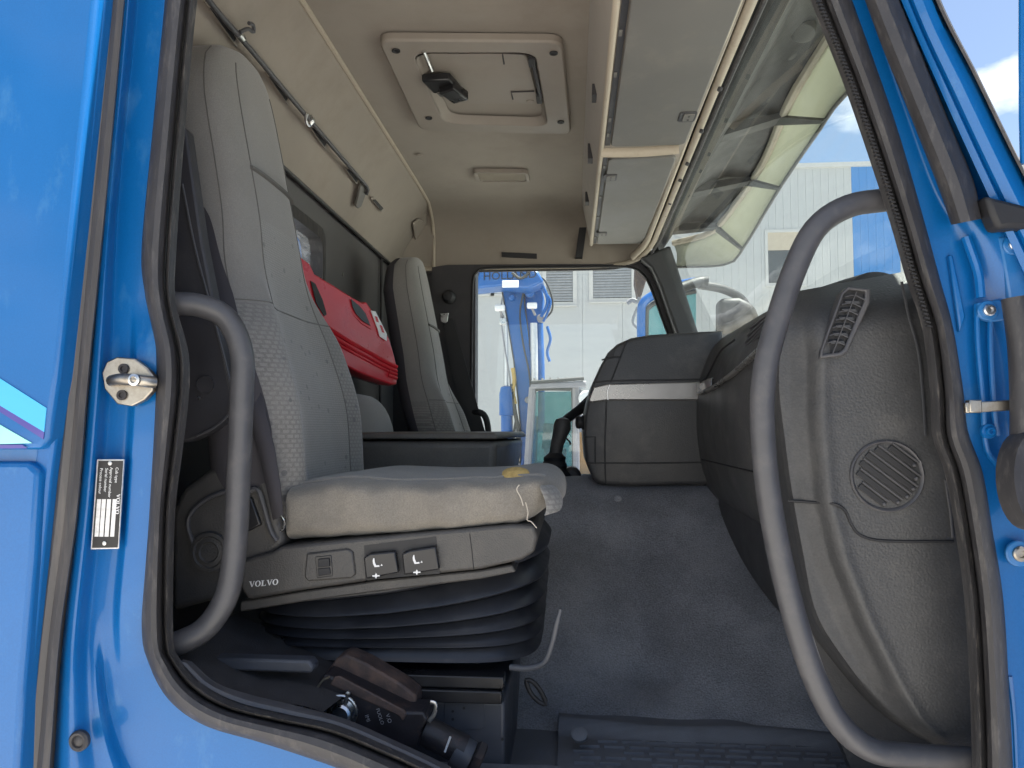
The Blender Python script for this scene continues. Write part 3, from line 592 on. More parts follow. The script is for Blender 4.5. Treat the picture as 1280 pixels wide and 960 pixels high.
for pts in ([(262, 10), (267, 9), (295, 46), (292, 52)], [(336, 96), (341, 96), (360, 121), (357, 126)], [(389, 160), (393, 160), (408, 178), (405, 183)], [(433, 212), (437, 211), (448, 223), (445, 228)], [(466, 250), (469, 249), (479, 260), (476, 263)]):
    a = [sl(x, y, .003) for x, y in pts]; cc = sum(a, Vector()) / 4
    q = MB(); q.prism([cc + (p - cc) * 1.35 for p in a], SN * -.004); slot = build(q, 'liner_slot', 'hatch_plastic', truck, bevel=.0015)
    q = MB(); q.prism([p + SN * .002 for p in a], SN * -.003); build(q, 'slot_opening', 'black_matt', slot)
# coat-hook recess at the rear corner
q = MB(); q.prism([sl(a, b, .006) for a, b in [(517, 280), (524, 274), (532, 278), (540, 310), (536, 322), (522, 318)]], SN * -.01); ck = build(q, 'hook_recess', 'headliner', truck, bevel=.004)
q = MB(); q.obox(sl(529, 292, .01), (.004, 0, .0), (0, .006, 0), (0, 0, .016)); build(q, 'coat_hook', 'pillar_trim', ck, bevel=.002)
# velcro strips on the far liner
for pts, nn in (([(627, 315), (627, 321), (671, 323), (671, 317)], 1), ([(725, 278), (734, 278), (728, 322), (719, 322)], 2)):
    q = MB(); q.prism([at(a, b, 2.262 if nn == 2 else 2.280) for a, b in pts], (0, .03, 0)); build(q, 'velcro_strip', 'black_matt', truck)

# ================================================================ ROOF HATCH
hz = .987
hatch = thing('roof_hatch', 'beige plastic roof hatch with black latch in the cab ceiling', 'hatch', (-.2, 1.1, 1.0))
def ring(name, outer, inner, z0, z1, mt, parent, bev=.003):
    q = MB(); n = len(outer)
    o1 = [Vector((p.x, p.y, z0)) for p in outer]; i1 = [Vector((p.x, p.y, z0)) for p in inner]
    o2 = [Vector((p.x, p.y, z1)) for p in outer]; i2 = [Vector((p.x, p.y, z1)) for p in inner]
    q.loft([o2, o1, i1, i2], cap=False); return build(q, name, mt, parent, bevel=bev)
hc = [atZ(a, b, hz) for a, b in [(472, 46), (703, 48), (714, 165), (525, 160)]]
ho = []
def quad_round(c, r, n=5):
    res = []
    for i in range(4):
        p, a, b = c[i], c[i - 1], c[(i + 1) % 4]; ua = (a - p).normalized() * r; ub = (b - p).normalized() * r
        for k in range(n + 1):
            t = k / n; res.append((p + ua) * (1 - t) ** 2 + p * 2 * t * (1 - t) + (p + ub) * t * t)
    return res
ho = quad_round(hc, .04); hi_ = quad_round([atZ(a, b, hz) for a, b in [(516, 62), (668, 62), (684, 154), (556, 150)]], .05)
frame = ring('hatch_frame', ho, hi_, hz - .010, .999, 'hatch_plastic', hatch, .006)
q = MB(); q.loft([[Vector((p.x, p.y, hz - .011)) for p in hi_], [Vector((p.x, p.y, hz + .003)).lerp(Vector((-.2, 1.1, hz + .003)), .05) for p in hi_], [Vector((p.x, p.y, .9985)).lerp(Vector((-.2, 1.1, .9985)), .10) for p in hi_]], cap=False); build(q, 'hatch_recess', 'hatch_plastic', hatch)
q = MB(); pnl = quad_round([atZ(a, b, .992) for a, b in [(528, 66), (658, 66), (674, 130), (556, 130)]], .04); q.prism(pnl, (0, 0, .006)); build(q, 'hatch_panel', 'hatch_plastic', hatch, bevel=.003)
lt = atZ(552, 104, .97)
q = MB(); q.obox(lt, (.040, 0, 0), (.010, .040, 0), (0, 0, .012)); q.obox(lt + Vector((.030, .03, -.014)), (.024, -.012, 0), (.016, .036, 0), (0, 0, .014)); la = build(q, 'latch', 'black_plastic', hatch, bevel=.005)
q = MB(); q.obox(lt + Vector((-.005, .04, -.006)), (.012, 0, 0), (.003, .012, 0), (0, 0, .010)); build(q, 'latch_slot', 'cabinet_grey', la, bevel=.002)
q = MB(); q.tube([atZ(530, 64, .975), atZ(540, 88, .975)], .005, 8); build(q, 'latch_rod', 'zinc', hatch)
for a, b, c, d in ((660, 70, 670, 80), (670, 116, 678, 126)):
    q = MB(); p0, p1 = atZ(a, b, .98), atZ(c, d, .98); q.box((min(p0.x, p1.x), min(p0.y, p1.y), .97), (max(p0.x, p1.x), max(p0.y, p1.y), .995)); build(q, 'hinge', 'black_matt', hatch, bevel=.002)
q = MB(); q.tube([atZ(666, 78, .975), atZ(676, 122, .975)], .006, 8); build(q, 'hinge_bar', 'pillar_trim', hatch)
for pts in ([(630, 80), (628, 66), (660, 68)], [(641, 124), (639, 115), (668, 114)]):
    q = MB(); q.tube([atZ(a, b, .990) for a, b in pts], .0022, 6); build(q, 'hinge_slot', 'pillar_trim', hatch)
for a, b in ((495, 64), (692, 67), (536, 148), (701, 153)):
    q = MB(); q.lathe(atZ(a, b, hz - .013), (0, 0, -1), [(.011, -.002), (.011, .001), (.007, .001), (.006, -.0005), (.0001, -.0005)], 16); build(q, 'screw', 'black_matt', hatch)
for a, b in ((570, 127), (663, 127)):
    q = MB(); q.lathe(atZ(a, b, .9915), (0, 0, -1), [(.012, -.002), (.012, .002), (.0001, .003)], 16); build(q, 'screw', 'hatch_plastic', hatch)
# ceiling lamp
lc = [atZ(a, b, .992) for a, b in [(591, 213), (660, 214), (663, 226), (596, 226)]]
lamp = thing('interior_lamp', 'small rectangular lamp set in the beige ceiling', 'lamp', sum(lc, Vector()) / 4)
fr = quad_round(lc, .02); ce = sum(lc, Vector()) / 4
ring('lamp_frame', fr, [ce + (p - ce) * .86 for p in fr], .984, 1.0, 'hatch_plastic', lamp, .002)
q = MB(); q.prism([Vector((p.x, p.y, .988)).lerp(Vector((ce.x, ce.y, .988)), .14) for p in fr], (0, 0, .008)); build(q, 'lamp_lens', 'lamp_lens', lamp, bevel=.003)
q = MB(); q.lathe(atZ(524, 194, .999), (0, 0, -1), [(.012, -.001), (.011, .002), (.0001, .003)], 16); build(q, 'liner_button', 'hatch_plastic', truck)

# ================================================================ OVERHEAD CABINET
cab = thing('overhead_cabinet', 'beige overhead cabinet with two grey doors above the windscreen', 'cabinet', (.2, 1.2, .8))
Z0 = .81
q = MB(); q.hexa([(.085, .09, Z0), (.335, .09, Z0), (.335, 2.20, Z0), (.085, 2.20, Z0), (.045, .09, 1.01), (.335, .09, 1.01), (.335, 2.20, 1.01), (.045, 2.20, 1.01)]); build(q, 'cabinet_body', 'headliner', cab, bevel=.008)
q = MB(); q.tube([(.088, .10, Z0 - .002), (.088, 2.19, Z0 - .002)], .0075, 10); build(q, 'cabinet_edge', 'liner_trim', cab)
q = MB(); q.tube([(.088, 1.075, Z0 - .004), (.20, 1.075, Z0 - .006), (.31, 1.06, Z0 - .006)], .02, 10, samples=16, flat=.45); build(q, 'cabinet_rib', 'liner_trim', cab)
q = MB(); q.box((.098, .12, Z0 - .003), (.112, 1.04, Z0 + .01)); build(q, 'door_gap', 'pillar_trim', cab)
q = MB(); q.box((.098, 1.11, Z0 - .003), (.110, 2.17, Z0 + .01)); build(q, 'door_gap', 'pillar_trim', cab)
def cab_door(x0, x1, y0, y1, latches):
    q = MB(); q.prism([Vector((u, v, Z0 - .010)) for u, v in rrect(x0, x1, y0, y1, .018, 4)], (0, 0, .012)); d = build(q, 'cabinet_door', 'cabinet_grey', cab, bevel=.003)
    for x, y in latches:
        q = MB(); q.prism([Vector((u, v, Z0 - .0125)) for u, v in rrect(x - .022, x + .022, y - .03, y + .03, .008, 3)], (0, 0, .004)); l = build(q, 'latch', 'pillar_trim', d, bevel=.001)
        q = MB(); q.prism([Vector((u, v, Z0 - .015)) for u, v in rrect(x - .012, x + .016, y - .022, y + .02, .004, 3)], (0, 0, .004)); build(q, 'latch_plate', 'cabinet_grey', l, bevel=.001)
        for k in (-.01, .01):
            q = MB(); q.lathe((x + .002, y + k, Z0 - .0152), (0, 0, -1), [(.003, 0), (.003, .0006), (.0001, .0006)], 10); build(q, 'latch_screw', 'black_matt', l)
cab_door(.114, .322, .13, 1.035, [(.30, .84)]); cab_door(.112, .312, 1.13, 2.16, [(.125, 1.29), (.125, 1.98)])
for y0 in (.25, .42, .60, .85, .95, 1.2, 1.5, 1.75, 2.05):
    q = MB(); q.box((.099, y0, Z0 - .006), (.106, y0 + .02, Z0)); build(q, 'gap_clip', 'cabinet_grey', cab)
for x0, y0, hh in ((.062, .88, .03), (.06, 1.32, .05), (.06, 1.8, .04)):
    q = MB(); q.box((x0 - .004, y0, .90 - hh / 2), (x0 + .02, y0 + .05, .90 + hh / 2)); build(q, 'cabinet_slot', 'pillar_trim', cab)
for y0 in (.7, .95, 1.2, 1.35, 1.6, 1.75, 2.0):
    q = MB(); q.lathe((.356, y0, .808), (-.4, 0, -1), [(.006, 0), (.006, .008), (.0001, .009)], 10); build(q, 'trim_clip', 'pillar_trim', truck)

# ================================================================ SUN VISOR outside
vis = thing('sun_visor', 'smoky translucent sun visor with dark brackets outside the windscreen', 'visor', (.6, 1.2, 1.0))
low = [at(1045, 60, .2) * 1.0, at(1059, 116, .9), at(1025, 161, 1.1), at(974, 236, 1.6), at(931, 307, 2.2), at(909, 330, 2.33), at(845, 334, 2.42)]
low[0] = Vector((low[1].x + .04, -.03, low[1].z - .02))
upp = [at(1034, 49, .9), at(1034, 49, .9), at(987, 127, 1.1), at(950, 210, 1.6), at(901, 279, 2.2), at(880, 294, 2.33), at(841, 304, 2.42)]
upp[0] = Vector((upp[1].x - .02, -.03, upp[1].z - .02))
lo_c = catmull(low, 50); up_c = catmull(upp, 50)
cuts = [0, 9, 19, 31, 42, 50]
br_px = [((978, 118), (1029, 158)), ((940, 200), (976, 234)), ((895, 272), (928, 308))]
def vis_strip(a, b):
    rows = []
    for i in range(a, b):
        l, u = lo_c[i], up_c[i]; m = (l + u) / 2 + Vector((.012, 0, .008)); rows.append([u, u.lerp(m, .5) + Vector((.003, 0, .002)), m, m.lerp(l, .5) + Vector((.003, 0, .002)), l])
    q = MB(); q.loft(rows, closed=False, cap=False); return q
build(vis_strip(0, 50), 'visor_panel', 'visor_plastic', vis, solid=.004)
q = MB(); q.tube([p + Vector((0, 0, .0)) for p in up_c], .014, 8); build(q, 'visor_rim', 'liner_trim', vis)
q = MB(); q.tube(lo_c, .006, 8); build(q, 'visor_rim', 'machine_dark', vis)
for (a, b) in br_px:
    def near(px, cv):
        best = min(range(len(cv)), key=lambda k: abs(0 if False else (715 + (cv[k].x / (cv[k].y + 1.05)) * 925) - px)); return cv[best]
    u = near(a[0], up_c); l = near(b[0], lo_c); dv = Vector((0, .03, 0))
    q = MB(); n_ = Vector((-.012, 0, -.01)); q.hexa([u - dv + n_, u + dv + n_, l + dv * .35 + n_, l - dv * .35 + n_, u - dv + n_ * .3, u + dv + n_ * .3, l + dv * .35 + n_ * .3, l - dv * .35 + n_ * .3]); build(q, 'bracket', 'machine_dark', vis)
    q = MB(); q.hexa([u - dv + n_, u + dv + n_, Vector((.40, u.y + .03, .86)), Vector((.40, u.y - .03, .86)), u - dv - n_, u + dv - n_, Vector((.40, u.y + .03, .90)), Vector((.40, u.y - .03, .90))]); build(q, 'bracket_arm', 'black_matt', vis)
rows = [[Vector((.40, p.y, .845)).lerp(p + Vector((.012, 0, .016)), k / 5) + Vector((0, 0, .05 * math.sin(math.pi * k / 5))) for k in range(6)] for p in up_c[:-4]]
q = MB(); q.loft(rows, closed=False, cap=False); build(q, 'visor_back', 'black_matt', vis, solid=.01)
for px, py, Y in ((1003, 42, .8), (948, 138, 1.2), (982, 66, .95)):
    c = at(px, py, Y); q = MB(); q.lathe(c, (-.3, -.3, -1), [(.03, -.03), (.03, 0), (.022, .006), (.01, .008), (.0001, .008)], 16); build(q, 'marker_lamp', 'chrome' if px == 948 else 'machine_dark', vis)

# ================================================================ DASHBOARD
dash = thing('dashboard', 'dark grained plastic dashboard with vents below the windscreen', 'dashboard', (.4, 1.1, -.3))
dp = [(.64, .19), (.56, .245), (.50, .268), (.44, .262), (.392, .225), (.362, .165), (.347, .11), (.341, .03), (.345, -.05), (.358, -.12), (.385, -.185), (.44, -.23), (.62, -.36), (.62, .0)]
dpc = [(p.x, p.y) for p in catmull([Vector((a, b, 0)) for a, b in dp[:12]], 60)] + [(.62, -.36), (.62, .0)]
q = MB(); ys = [.26, .30, .45, .7, .95, 1.2, 1.6, 2.22]
q.loft([[Vector((x + .10 * (1 - sstep(.22, .42, y)) * (.62 - x) / .3, y, z)) for x, z in dpc] for y in ys]); build(q, 'dash_body', 'dash_plastic', dash)
# end panel that closes the dash towards the door
EL = [(985, 366), (966, 400), (958, 440), (956, 490), (962, 545), (972, 620), (984, 690), (1002, 770), (1040, 828), (1085, 878), (1130, 912), (1175, 935)]
ER = [(1150, 336), (1158, 385), (1168, 440), (1178, 500), (1186, 560), (1204, 620), (1216, 690), (1225, 770), (1230, 828), (1234, 878), (1236, 912), (1238, 945)]
ridge = [(340, 1012), (400, 1008), (440, 1012), (520, 1012), (620, 1020), (700, 1040), (780, 1072), (860, 1112), (900, 1135), (940, 1180)]
ELc = catmull([Vector((a, b, 0)) for a, b in EL], 90); ERc = catmull([Vector((a, b, 0)) for a, b in ER], 90)
def end_y(px, py):
    r = interp(ridge, py); d = px - r
    y = .09 + .032 * (1 - sstep(-28, 20, d))                    # step from the outer field to the inner ledge
    y -= .003 * math.exp(-((d - 16) / 9) ** 2) * sstep(380, 440, py)
    y += .004 * math.exp(-((d + 4) / 7) ** 2) * sstep(400, 450, py) * (1 - sstep(820, 880, py))
    return y
rows = []
for i in range(90):
    row = []; l, r = ELc[i], ERc[i]
    for j in range(60):
        t = j / 59; p = l.lerp(r, t); y = end_y(p.x, p.y)
        y += .16 * (1 - sstep(0, .10, t)) ** 2 * (1 - .6 * sstep(.8, 1, i / 89))
        if i < 10: y += .10 * (1 - i / 10) ** 2.2
        if i > 84: y += .03 * ((i - 84) / 5) ** 2
        row.append(at(p.x, p.y, y))
    rows.append(row)
q = MB(); q.loft(rows, closed=False, cap=False); build(q, 'end_panel', 'dash_plastic', dash, angle=60)
# dash top behind end panel crest
q = MB(); crest = [rows[0][j] for j in range(60)]
q.loft([crest, [p + Vector((.02, .05, .004)) for p in crest], [p + Vector((.06, .16, -.03)) for p in crest], [p + Vector((.10, .16, -.2)) for p in crest]], closed=False, cap=False); build(q, 'dash_crest', 'dash_plastic', dash)
# cover-joint line across the end panel
q = MB(); q.tube([at(a, b, end_y(a, b) - .001) for a, b in [(985, 626), (1015, 628), (1042, 630), (1056, 638), (1064, 655), (1074, 668), (1094, 675), (1130, 677), (1165, 677), (1192, 677)]], .0022, 6, samples=50); build(q, 'panel_joint', 'black_matt', dash)
q = MB(); q.tube([at(a, b, .087) for a, b in [(1127, 352), (1136, 395), (1148, 440), (1154, 500), (1157, 545)]], .0022, 6, samples=30); build(q, 'panel_joint', 'dash_dark', dash)
q = MB(); q.tube([at(a, b, .087) for a, b in [(1182, 600), (1188, 640), (1191, 672)]], .002, 6, samples=20); build(q, 'panel_joint', 'handle_paint', dash)
# slanted side vent
vy = .082
vo = [at(a, b, vy) for a, b in [(1060, 358), (1089, 361), (1088, 378), (1060, 440), (1052, 445), (1025, 448), (1026, 438), (1052, 366)]]
vi = [at(a, b, vy) for a, b in [(1062, 362), (1082, 364), (1081, 376), (1055, 436), (1050, 440), (1029, 443), (1030, 437), (1055, 368)]]
q = MB(); bk = Vector((0, .02, 0)); q.loft([[p + bk for p in vo], vo, vi, [p + bk * 1.5 for p in vi]], cap=False); vent = build(q, 'side_vent', 'handle_paint', dash, bevel=.002)
q = MB(); q.face(q.pts([p + Vector((0, .007, 0)) for p in vi])); build(q, 'vent_throat', 'black_matt', vent)
for k in range(7):
    t = (k + .5) / 7
    a = at(lerp(1058, 1031, t), lerp(366, 434, t), vy + .001); b = at(lerp(1083, 1054, t), lerp(370, 436, t), vy + .001); mid = (a + b) / 2 + Vector((0, .002, .005))
    q = MB(); q.tube([a, mid, b], .0011, 6, samples=8); build(q, 'vent_vane', 'handle_paint', vent)
    if k < 6:
        c = at(lerp(1068, 1042, (k + 1) / 7), lerp(366, 436, (k + 1) / 7), vy + .006); q = MB(); q.obox(c, (.010, 0, 0), (0, .004, .003), (-.001, 0, .002)); build(q, 'vent_flap', 'dash_dark', vent)
q = MB(); q.tube([at(1071, 364, vy), at(1041, 442, vy)], .0009, 6); build(q, 'vent_bar', 'handle_paint', vent)
# round speaker grille
gc = at(1109, 595, .088)
q = MB(); q.lathe(gc, (0, -1, 0), [(.053, -.012), (.053, .001), (.051, .003), (.0485, .0015), (.047, -.002)], 48); gr = build(q, 'speaker_grille', 'handle_paint', dash)
q = MB(); q.lathe(gc, (0, -1, 0), [(.0475, -.003), (.0475, -.001), (.0001, -.001)], 40); build(q, 'grille_back', 'dash_plastic', gr)
th = R(-38); dd = Vector((math.cos(th), 0, math.sin(th))); pp = Vector((-dd.z, 0, dd.x))
for k in range(6):
    off = (k - 2.5) * .0145; hl = math.sqrt(max(.0001, .043 ** 2 - off ** 2))
    q = MB(); q.obox(gc + pp * off + Vector((0, -.0012, 0)), dd * hl, (0, .0008, 0), pp * .0042); build(q, 'grille_slot', 'black_matt', gr, bevel=.0008)
    q = MB(); q.tube([gc + pp * (off + .0068) + dd * (-hl) + Vector((0, -.002, 0)), gc + pp * (off + .0068) + dd * hl + Vector((0, -.002, 0))], .0016, 6); build(q, 'grille_bar', 'handle_paint', gr)
    q = MB(); q.lathe(gc + pp * off + dd * (hl - .003) + Vector((0, -.002, 0)), (0, -1, 0), [(.003, 0), (.002, .002), (.0001, .0025)], 10); build(q, 'grille_stud', 'handle_paint', gr)
# passenger face: silver trim, top vent, seams
q = MB(); q.loft([[Vector((.347 - dx, y, z)) for dx, z in ((0, .125), (.006, .122), (.007, .10), (.002, .088))] for y in (.80, .9, 1.0)], closed=False, cap=False); build(q, 'trim_strip', 'silver_trim', dash, solid=.004)
pv = [atX(a, b, .368) for a, b in [(940, 406), (962, 390), (958, 412), (926, 448)]]
q = MB(); q.prism(pv, (.03, 0, -.01)); pvo = build(q, 'face_vent', 'black_matt', dash)
for k in range(5):
    t = (k + .5) / 5; q = MB(); q.tube([pv[0].lerp(pv[3], t) + Vector((-.002, 0, 0)), pv[1].lerp(pv[2], t) + Vector((-.002, 0, 0))], .002, 6); build(q, 'vent_vane', 'handle_paint', pvo)
q = MB(); q.tube([Vector((.349, y, -.085)) for y in (.3, .6, 1.0)], .0018, 6); build(q, 'panel_joint', 'black_matt', dash)
q = MB(); q.tube([atX(a, b, x) for a, b, x in [(874, 492, .339), (890, 485, .339), (915, 468, .340), (940, 446, .343), (960, 427, .349), (985, 404, .358)]], .005, 8, samples=30, flat=1.5); build(q, 'trim_moulding', 'silver_trim', dash)
q = MB(); q.tube([atX(a, b, x) for a, b, x in [(876, 478, .341), (884, 470, .343), (900, 440, .355), (918, 425, .362)]], .0025, 6, samples=20); build(q, 'panel_joint', 'black_matt', dash)
# centre block: protruding instrument pod
Yb = 1.02
pod = [(731, 520), (735, 500), (741, 478), (750, 458), (760, 440), (772, 429), (790, 421), (815, 417), (880, 413), (905, 412), (905, 606), (880, 607), (800, 608.5), (765, 608), (748, 606), (741, 600), (733, 580), (730, 545)]
lp0 = [at(a, b, Yb) for a, b in pod]; cpod = sum(lp0, Vector()) / len(lp0)
rings = []
for dy, k in ((.035, .955), (.012, .975), (0, .99), (.0, .985)): pass
rings = [[cpod + (p - cpod) * k + Vector((.0, dy, 0)) for p in lp0] for k, dy in ((.93, .0), (.965, .003), (.987, .012), (1, .03), (1, .2), (1, .5), (.97, .85))]
q = MB(); q.loft(rings); build(q, 'instrument_pod', 'dash_plastic', dash, angle=50)
def podp(px, py, off=.0): return at(px, py, Yb + .0 - off)
q = MB(); q.prism([podp(a, b, .009) for a, b in [(742, 484), (760, 480), (880, 477), (900, 477), (900, 499), (880, 500), (760, 500), (738, 503), (736, 500)]], (0, .03, 0)); build(q, 'trim_strip', 'silver_trim', dash, bevel=.003)
for pts in ([(783, 426), (771, 458), (763, 478)], [(758, 502), (756, 560), (757, 604)], [(734, 579), (800, 579), (890, 578)], [(741, 478), (760, 476), (890, 474)], [(752, 450), (768, 446), (776, 446)], [(731, 546), (744, 546), (744, 580)]):
    q = MB(); q.tube([podp(a, b, .0005) for a, b in pts], .0022, 6); build(q, 'panel_joint', 'black_matt', dash)
q = MB(); q.tube([podp(a, b, .0095) for a, b in [(762, 481), (759, 490), (760, 500)]], .0022, 6); build(q, 'trim_joint', 'zinc', dash)
q = MB(); q.prism([podp(a, b, .003) for a, b in [(757, 446), (764, 438), (769, 436), (767, 445)]], (0, .004, 0)); build(q, 'pod_slot', 'black_matt', dash)
q = MB(); q.lathe(at(736, 528, 1.12), (-1, -.3, 0), [(.02, 0), (.022, .018), (.016, .022), (.015, .012), (.019, .03), (.017, .036), (.0001, .037)], 18); build(q, 'knob', 'black_matt', dash)
q = MB(); q.prism([at(a, b, .27) for a, b in [(1006, 770), (1260, 770), (1260, 1010), (1085, 1010), (1034, 890), (1016, 830)]], (.0, .03, 0)); build(q, 'kick_panel', 'dash_dark', dash)
# lower knee surface under the dash, running to the toe board
q = MB(); q.loft([[at(888, 604, 1.0), at(905, 655, .92), at(932, 712, .80), at(975, 768, .66), at(1010, 800, .58)], [at(975, 604, .55), at(985, 655, .45), at(995, 712, .4), at(1012, 768, .35), at(1040, 815, .3)], [at(1060, 604, .3), at(1060, 655, .3), at(1065, 712, .28), at(1090, 790, .25), at(1110, 850, .22)]], closed=False, cap=False); build(q, 'knee_panel', 'dash_dark', dash, sub=2)

# ================================================================ STEERING WHEEL, GEAR LEVER
sw = thing('steering_wheel', 'black steering wheel rim peeking out left of the instrument pod', 'steering wheel', (.155, 1.75, .0))
cs = Vector((.155, 1.75, .155)); tl = R(35); ua = Vector((math.cos(tl), 0, math.sin(tl))); ub = Vector((0, 1, 0)); un = ua.cross(ub)
q = MB(); q.tube([cs + ua * (.22 * math.cos(2*math.pi*k/48)) + ub * (.22 * math.sin(2*math.pi*k/48)) for k in range(48)], .0165, 12, closed=True); build(q, 'rim', 'black_matt', sw)
q = MB(); q.lathe(cs + un * .03, un, [(.07, -.02), (.075, .0), (.06, .02), (.0001, .025)], 20); build(q, 'hub', 'black_matt', sw)
for an in (200, 340, 90):
    q = MB(); d = ua * math.cos(R(an)) + ub * math.sin(R(an)); q.tube([cs + d * .05 + un * .025, cs + d * .21], .012, 8); build(q, 'spoke', 'black_matt', sw)
q = MB(); q.tube([cs + un * .05, cs + Vector((.2, 0, -.45))], .035, 12); build(q, 'column', 'black_matt', sw)
gl = thing('gear_lever', 'black gear lever with rounded knob and rubber gaiter on the tunnel', 'gear lever', at(694, 602, 1.42))
Yg = 1.42
q = MB(); rings = []
for py, cxp, hw in ((522, 703, 3), (524, 703, 8), (529, 703, 10.5), (537, 702.5, 11), (546, 699.5, 9.5), (556, 696.5, 8.3), (567, 694.5, 8), (574, 694, 8.5)):
    c = at(cxp, py, Yg); rr = hw * (Yg + 1.05) / 925; rings.append([c + Vector((math.cos(2*math.pi*k/20) * rr, math.sin(2*math.pi*k/20) * rr * .8, 0)) for k in range(20)])
q.loft(rings); kn = build(q, 'knob', 'dash_plastic', gl)
q = MB(); q.tube([at(708, 548, Yg - .01), at(712, 552, Yg - .01), at(713, 556, Yg - .01)], .003, 6, samples=8); build(q, 'trigger', 'black_matt', kn)
q = MB(); rings = []
for py, cxp, hw in ((566, 694, 8), (572, 693.5, 14), (576, 693, 13), (582, 692, 17), (586, 692, 16), (593, 692, 21), (600, 692, 24), (612, 692, 27)):
    c = at(cxp, py, Yg); rr = hw * (Yg + 1.05) / 925; rings.append([c + Vector((math.cos(2*math.pi*k/20) * rr, math.sin(2*math.pi*k/20) * rr, 0)) for k in range(20)])
q.loft(rings); build(q, 'gaiter', 'bellows', gl)
q = MB(); q.lathe(at(714, 596, 1.5), (0, -1, 0), [(.035, -.05), (.035, .03), (.025, .04), (.0001, .042)], 20); build(q, 'lever_base', 'handle_paint', gl)

# ================================================================ ENGINE TUNNEL + FLOOR MAT
tun = [(598, 1.12), (606, 1.05), (622, 1.0), (660, .92), (720, .80), (800, .675), (860, .60), (884, .565), (894, .548), (930, .50)]
def tun_at(u, v):
    py = lerp(598, 925, u); px = lerp(560, 1115, v)
    y = sinterp(tun, py)
    y += .035 * math.exp(-((px - 800) / 60) ** 2) * sstep(640, 700, py) * (1 - sstep(840, 890, py))
    y -= .05 * sstep(900, 1040, px) * sstep(620, 760, py)
    y += .012 * math.exp(-((py - 668) / 18) ** 2) * (1 - sstep(730, 790, px))
    y += .003 * math.sin(px * .05 + py * .021) + .002 * math.sin(py * .06 - px * .03)
    return at(px, py, y)
q = MB(); q.grid(tun_at, 60, 60)
tc_ = [tun_at(0, k / 59) for k in range(60)]; q.loft([tc_, [Vector((p.x, 1.75, -.172)) for p in tc_]], closed=False, cap=False)
build(q, 'engine_tunnel', 'tunnel_mat', truck, weld=True, angle=80)
q = MB(); q.lathe(tun_at((623 - 598) / 327, (772 - 560) / 555) + Vector((0, -.004, 0)), (0, -1, .2), [(.010, -.004), (.010, .003), (.006, .005), (.0001, .004)], 16); build(q, 'fixing_stud', 'tunnel_mat', truck)
mat_o = thing('floor_mat', 'dark ribbed rubber floor mat in the passenger footwell', 'floor mat', (.1, .3, -.62))
FZ = -.612
def mat_at(u, v):
    x = lerp(-.03, .58, v); y = lerp(.06, .60, u)
    edge = .50 - .03 * sstep(.05, .25, x) - .012 * math.sin((x) * 14)
    z = FZ + .024 * sstep(edge - .035, edge - .005, y) * (1 - .5 * sstep(edge + .005, edge + .03, y))
    return Vector((x, y, z))
q = MB(); q.grid(mat_at, 50, 40); build(q, 'mat_sheet', 'floor_rubber', mat_o, angle=80)
lip = [at(a, b, y) for a, b, y in [(658, 892, .48), (700, 898, .475), (760, 903, .47), (800, 900, .47), (840, 888, .48), (880, 882, .485), (940, 886, .475), (1000, 890, .46), (1060, 886, .45), (1130, 890, .44)]]
q = MB()
for r in range(16):
    y = .08 + r * .024
    for c in range(12):
        x = .0 + c * .047 + (.0 if r % 2 else .012)
        if random.random() < .04: continue
        q.box((x, y, FZ), (x + .038, y + .006, FZ + .0045))
tag(build(q, 'tread_bars', 'floor_rubber', mat_o), kind='stuff')
q = MB(); q.lathe(at(724, 918, .40), (0, -.6, .8), [(.016, -.004), (.016, .004), (.010, .006), (.0001, .005)], 16); build(q, 'mat_button', 'floor_rubber', mat_o)

# ================================================================ SEATS
BZ = [(-.16, .225), (-.05, .245), (.08, .25), (.18, .238), (.26, .205), (.34, .185), (.42, .170), (.52, .166), (.62, .165), (.70, .157), (.745, .140), (.772, .110), (.785, .06)]
def seat_back(z, a, cy, dx, dz, ks=1):
    w = sinterp(BZ, z); t = interp([(-.16, .17), (.2, .16), (.45, .165), (.65, .155), (.74, .125), (.772, .09), (.785, .04)], z)
    xf = -.505 - .205 * (z + .1) + .018 * math.exp(-((z - .05) / .12) ** 2) - .006 * math.exp(-((z - .30) / .08) ** 2)
    ca, sa = math.cos(a), math.sin(a)
    ex = abs(ca) ** .62 * (1 if ca > 0 else -1); ey = abs(sa) ** .62 * (1 if sa > 0 else -1)
    x = xf - t / 2 + ex * t / 2; y = ey * w
    if ca > 0:
        bl = .035 * math.exp(-((abs(y) / w - .80) / .16) ** 2) * (1 - sstep(.18, .36, z)); x += bl - .012 * (1 - sstep(.3, .6, abs(y) / w)) * (1 - sstep(.2, .4, z))
    return Vector((x + dx, cy + y, z + dz))
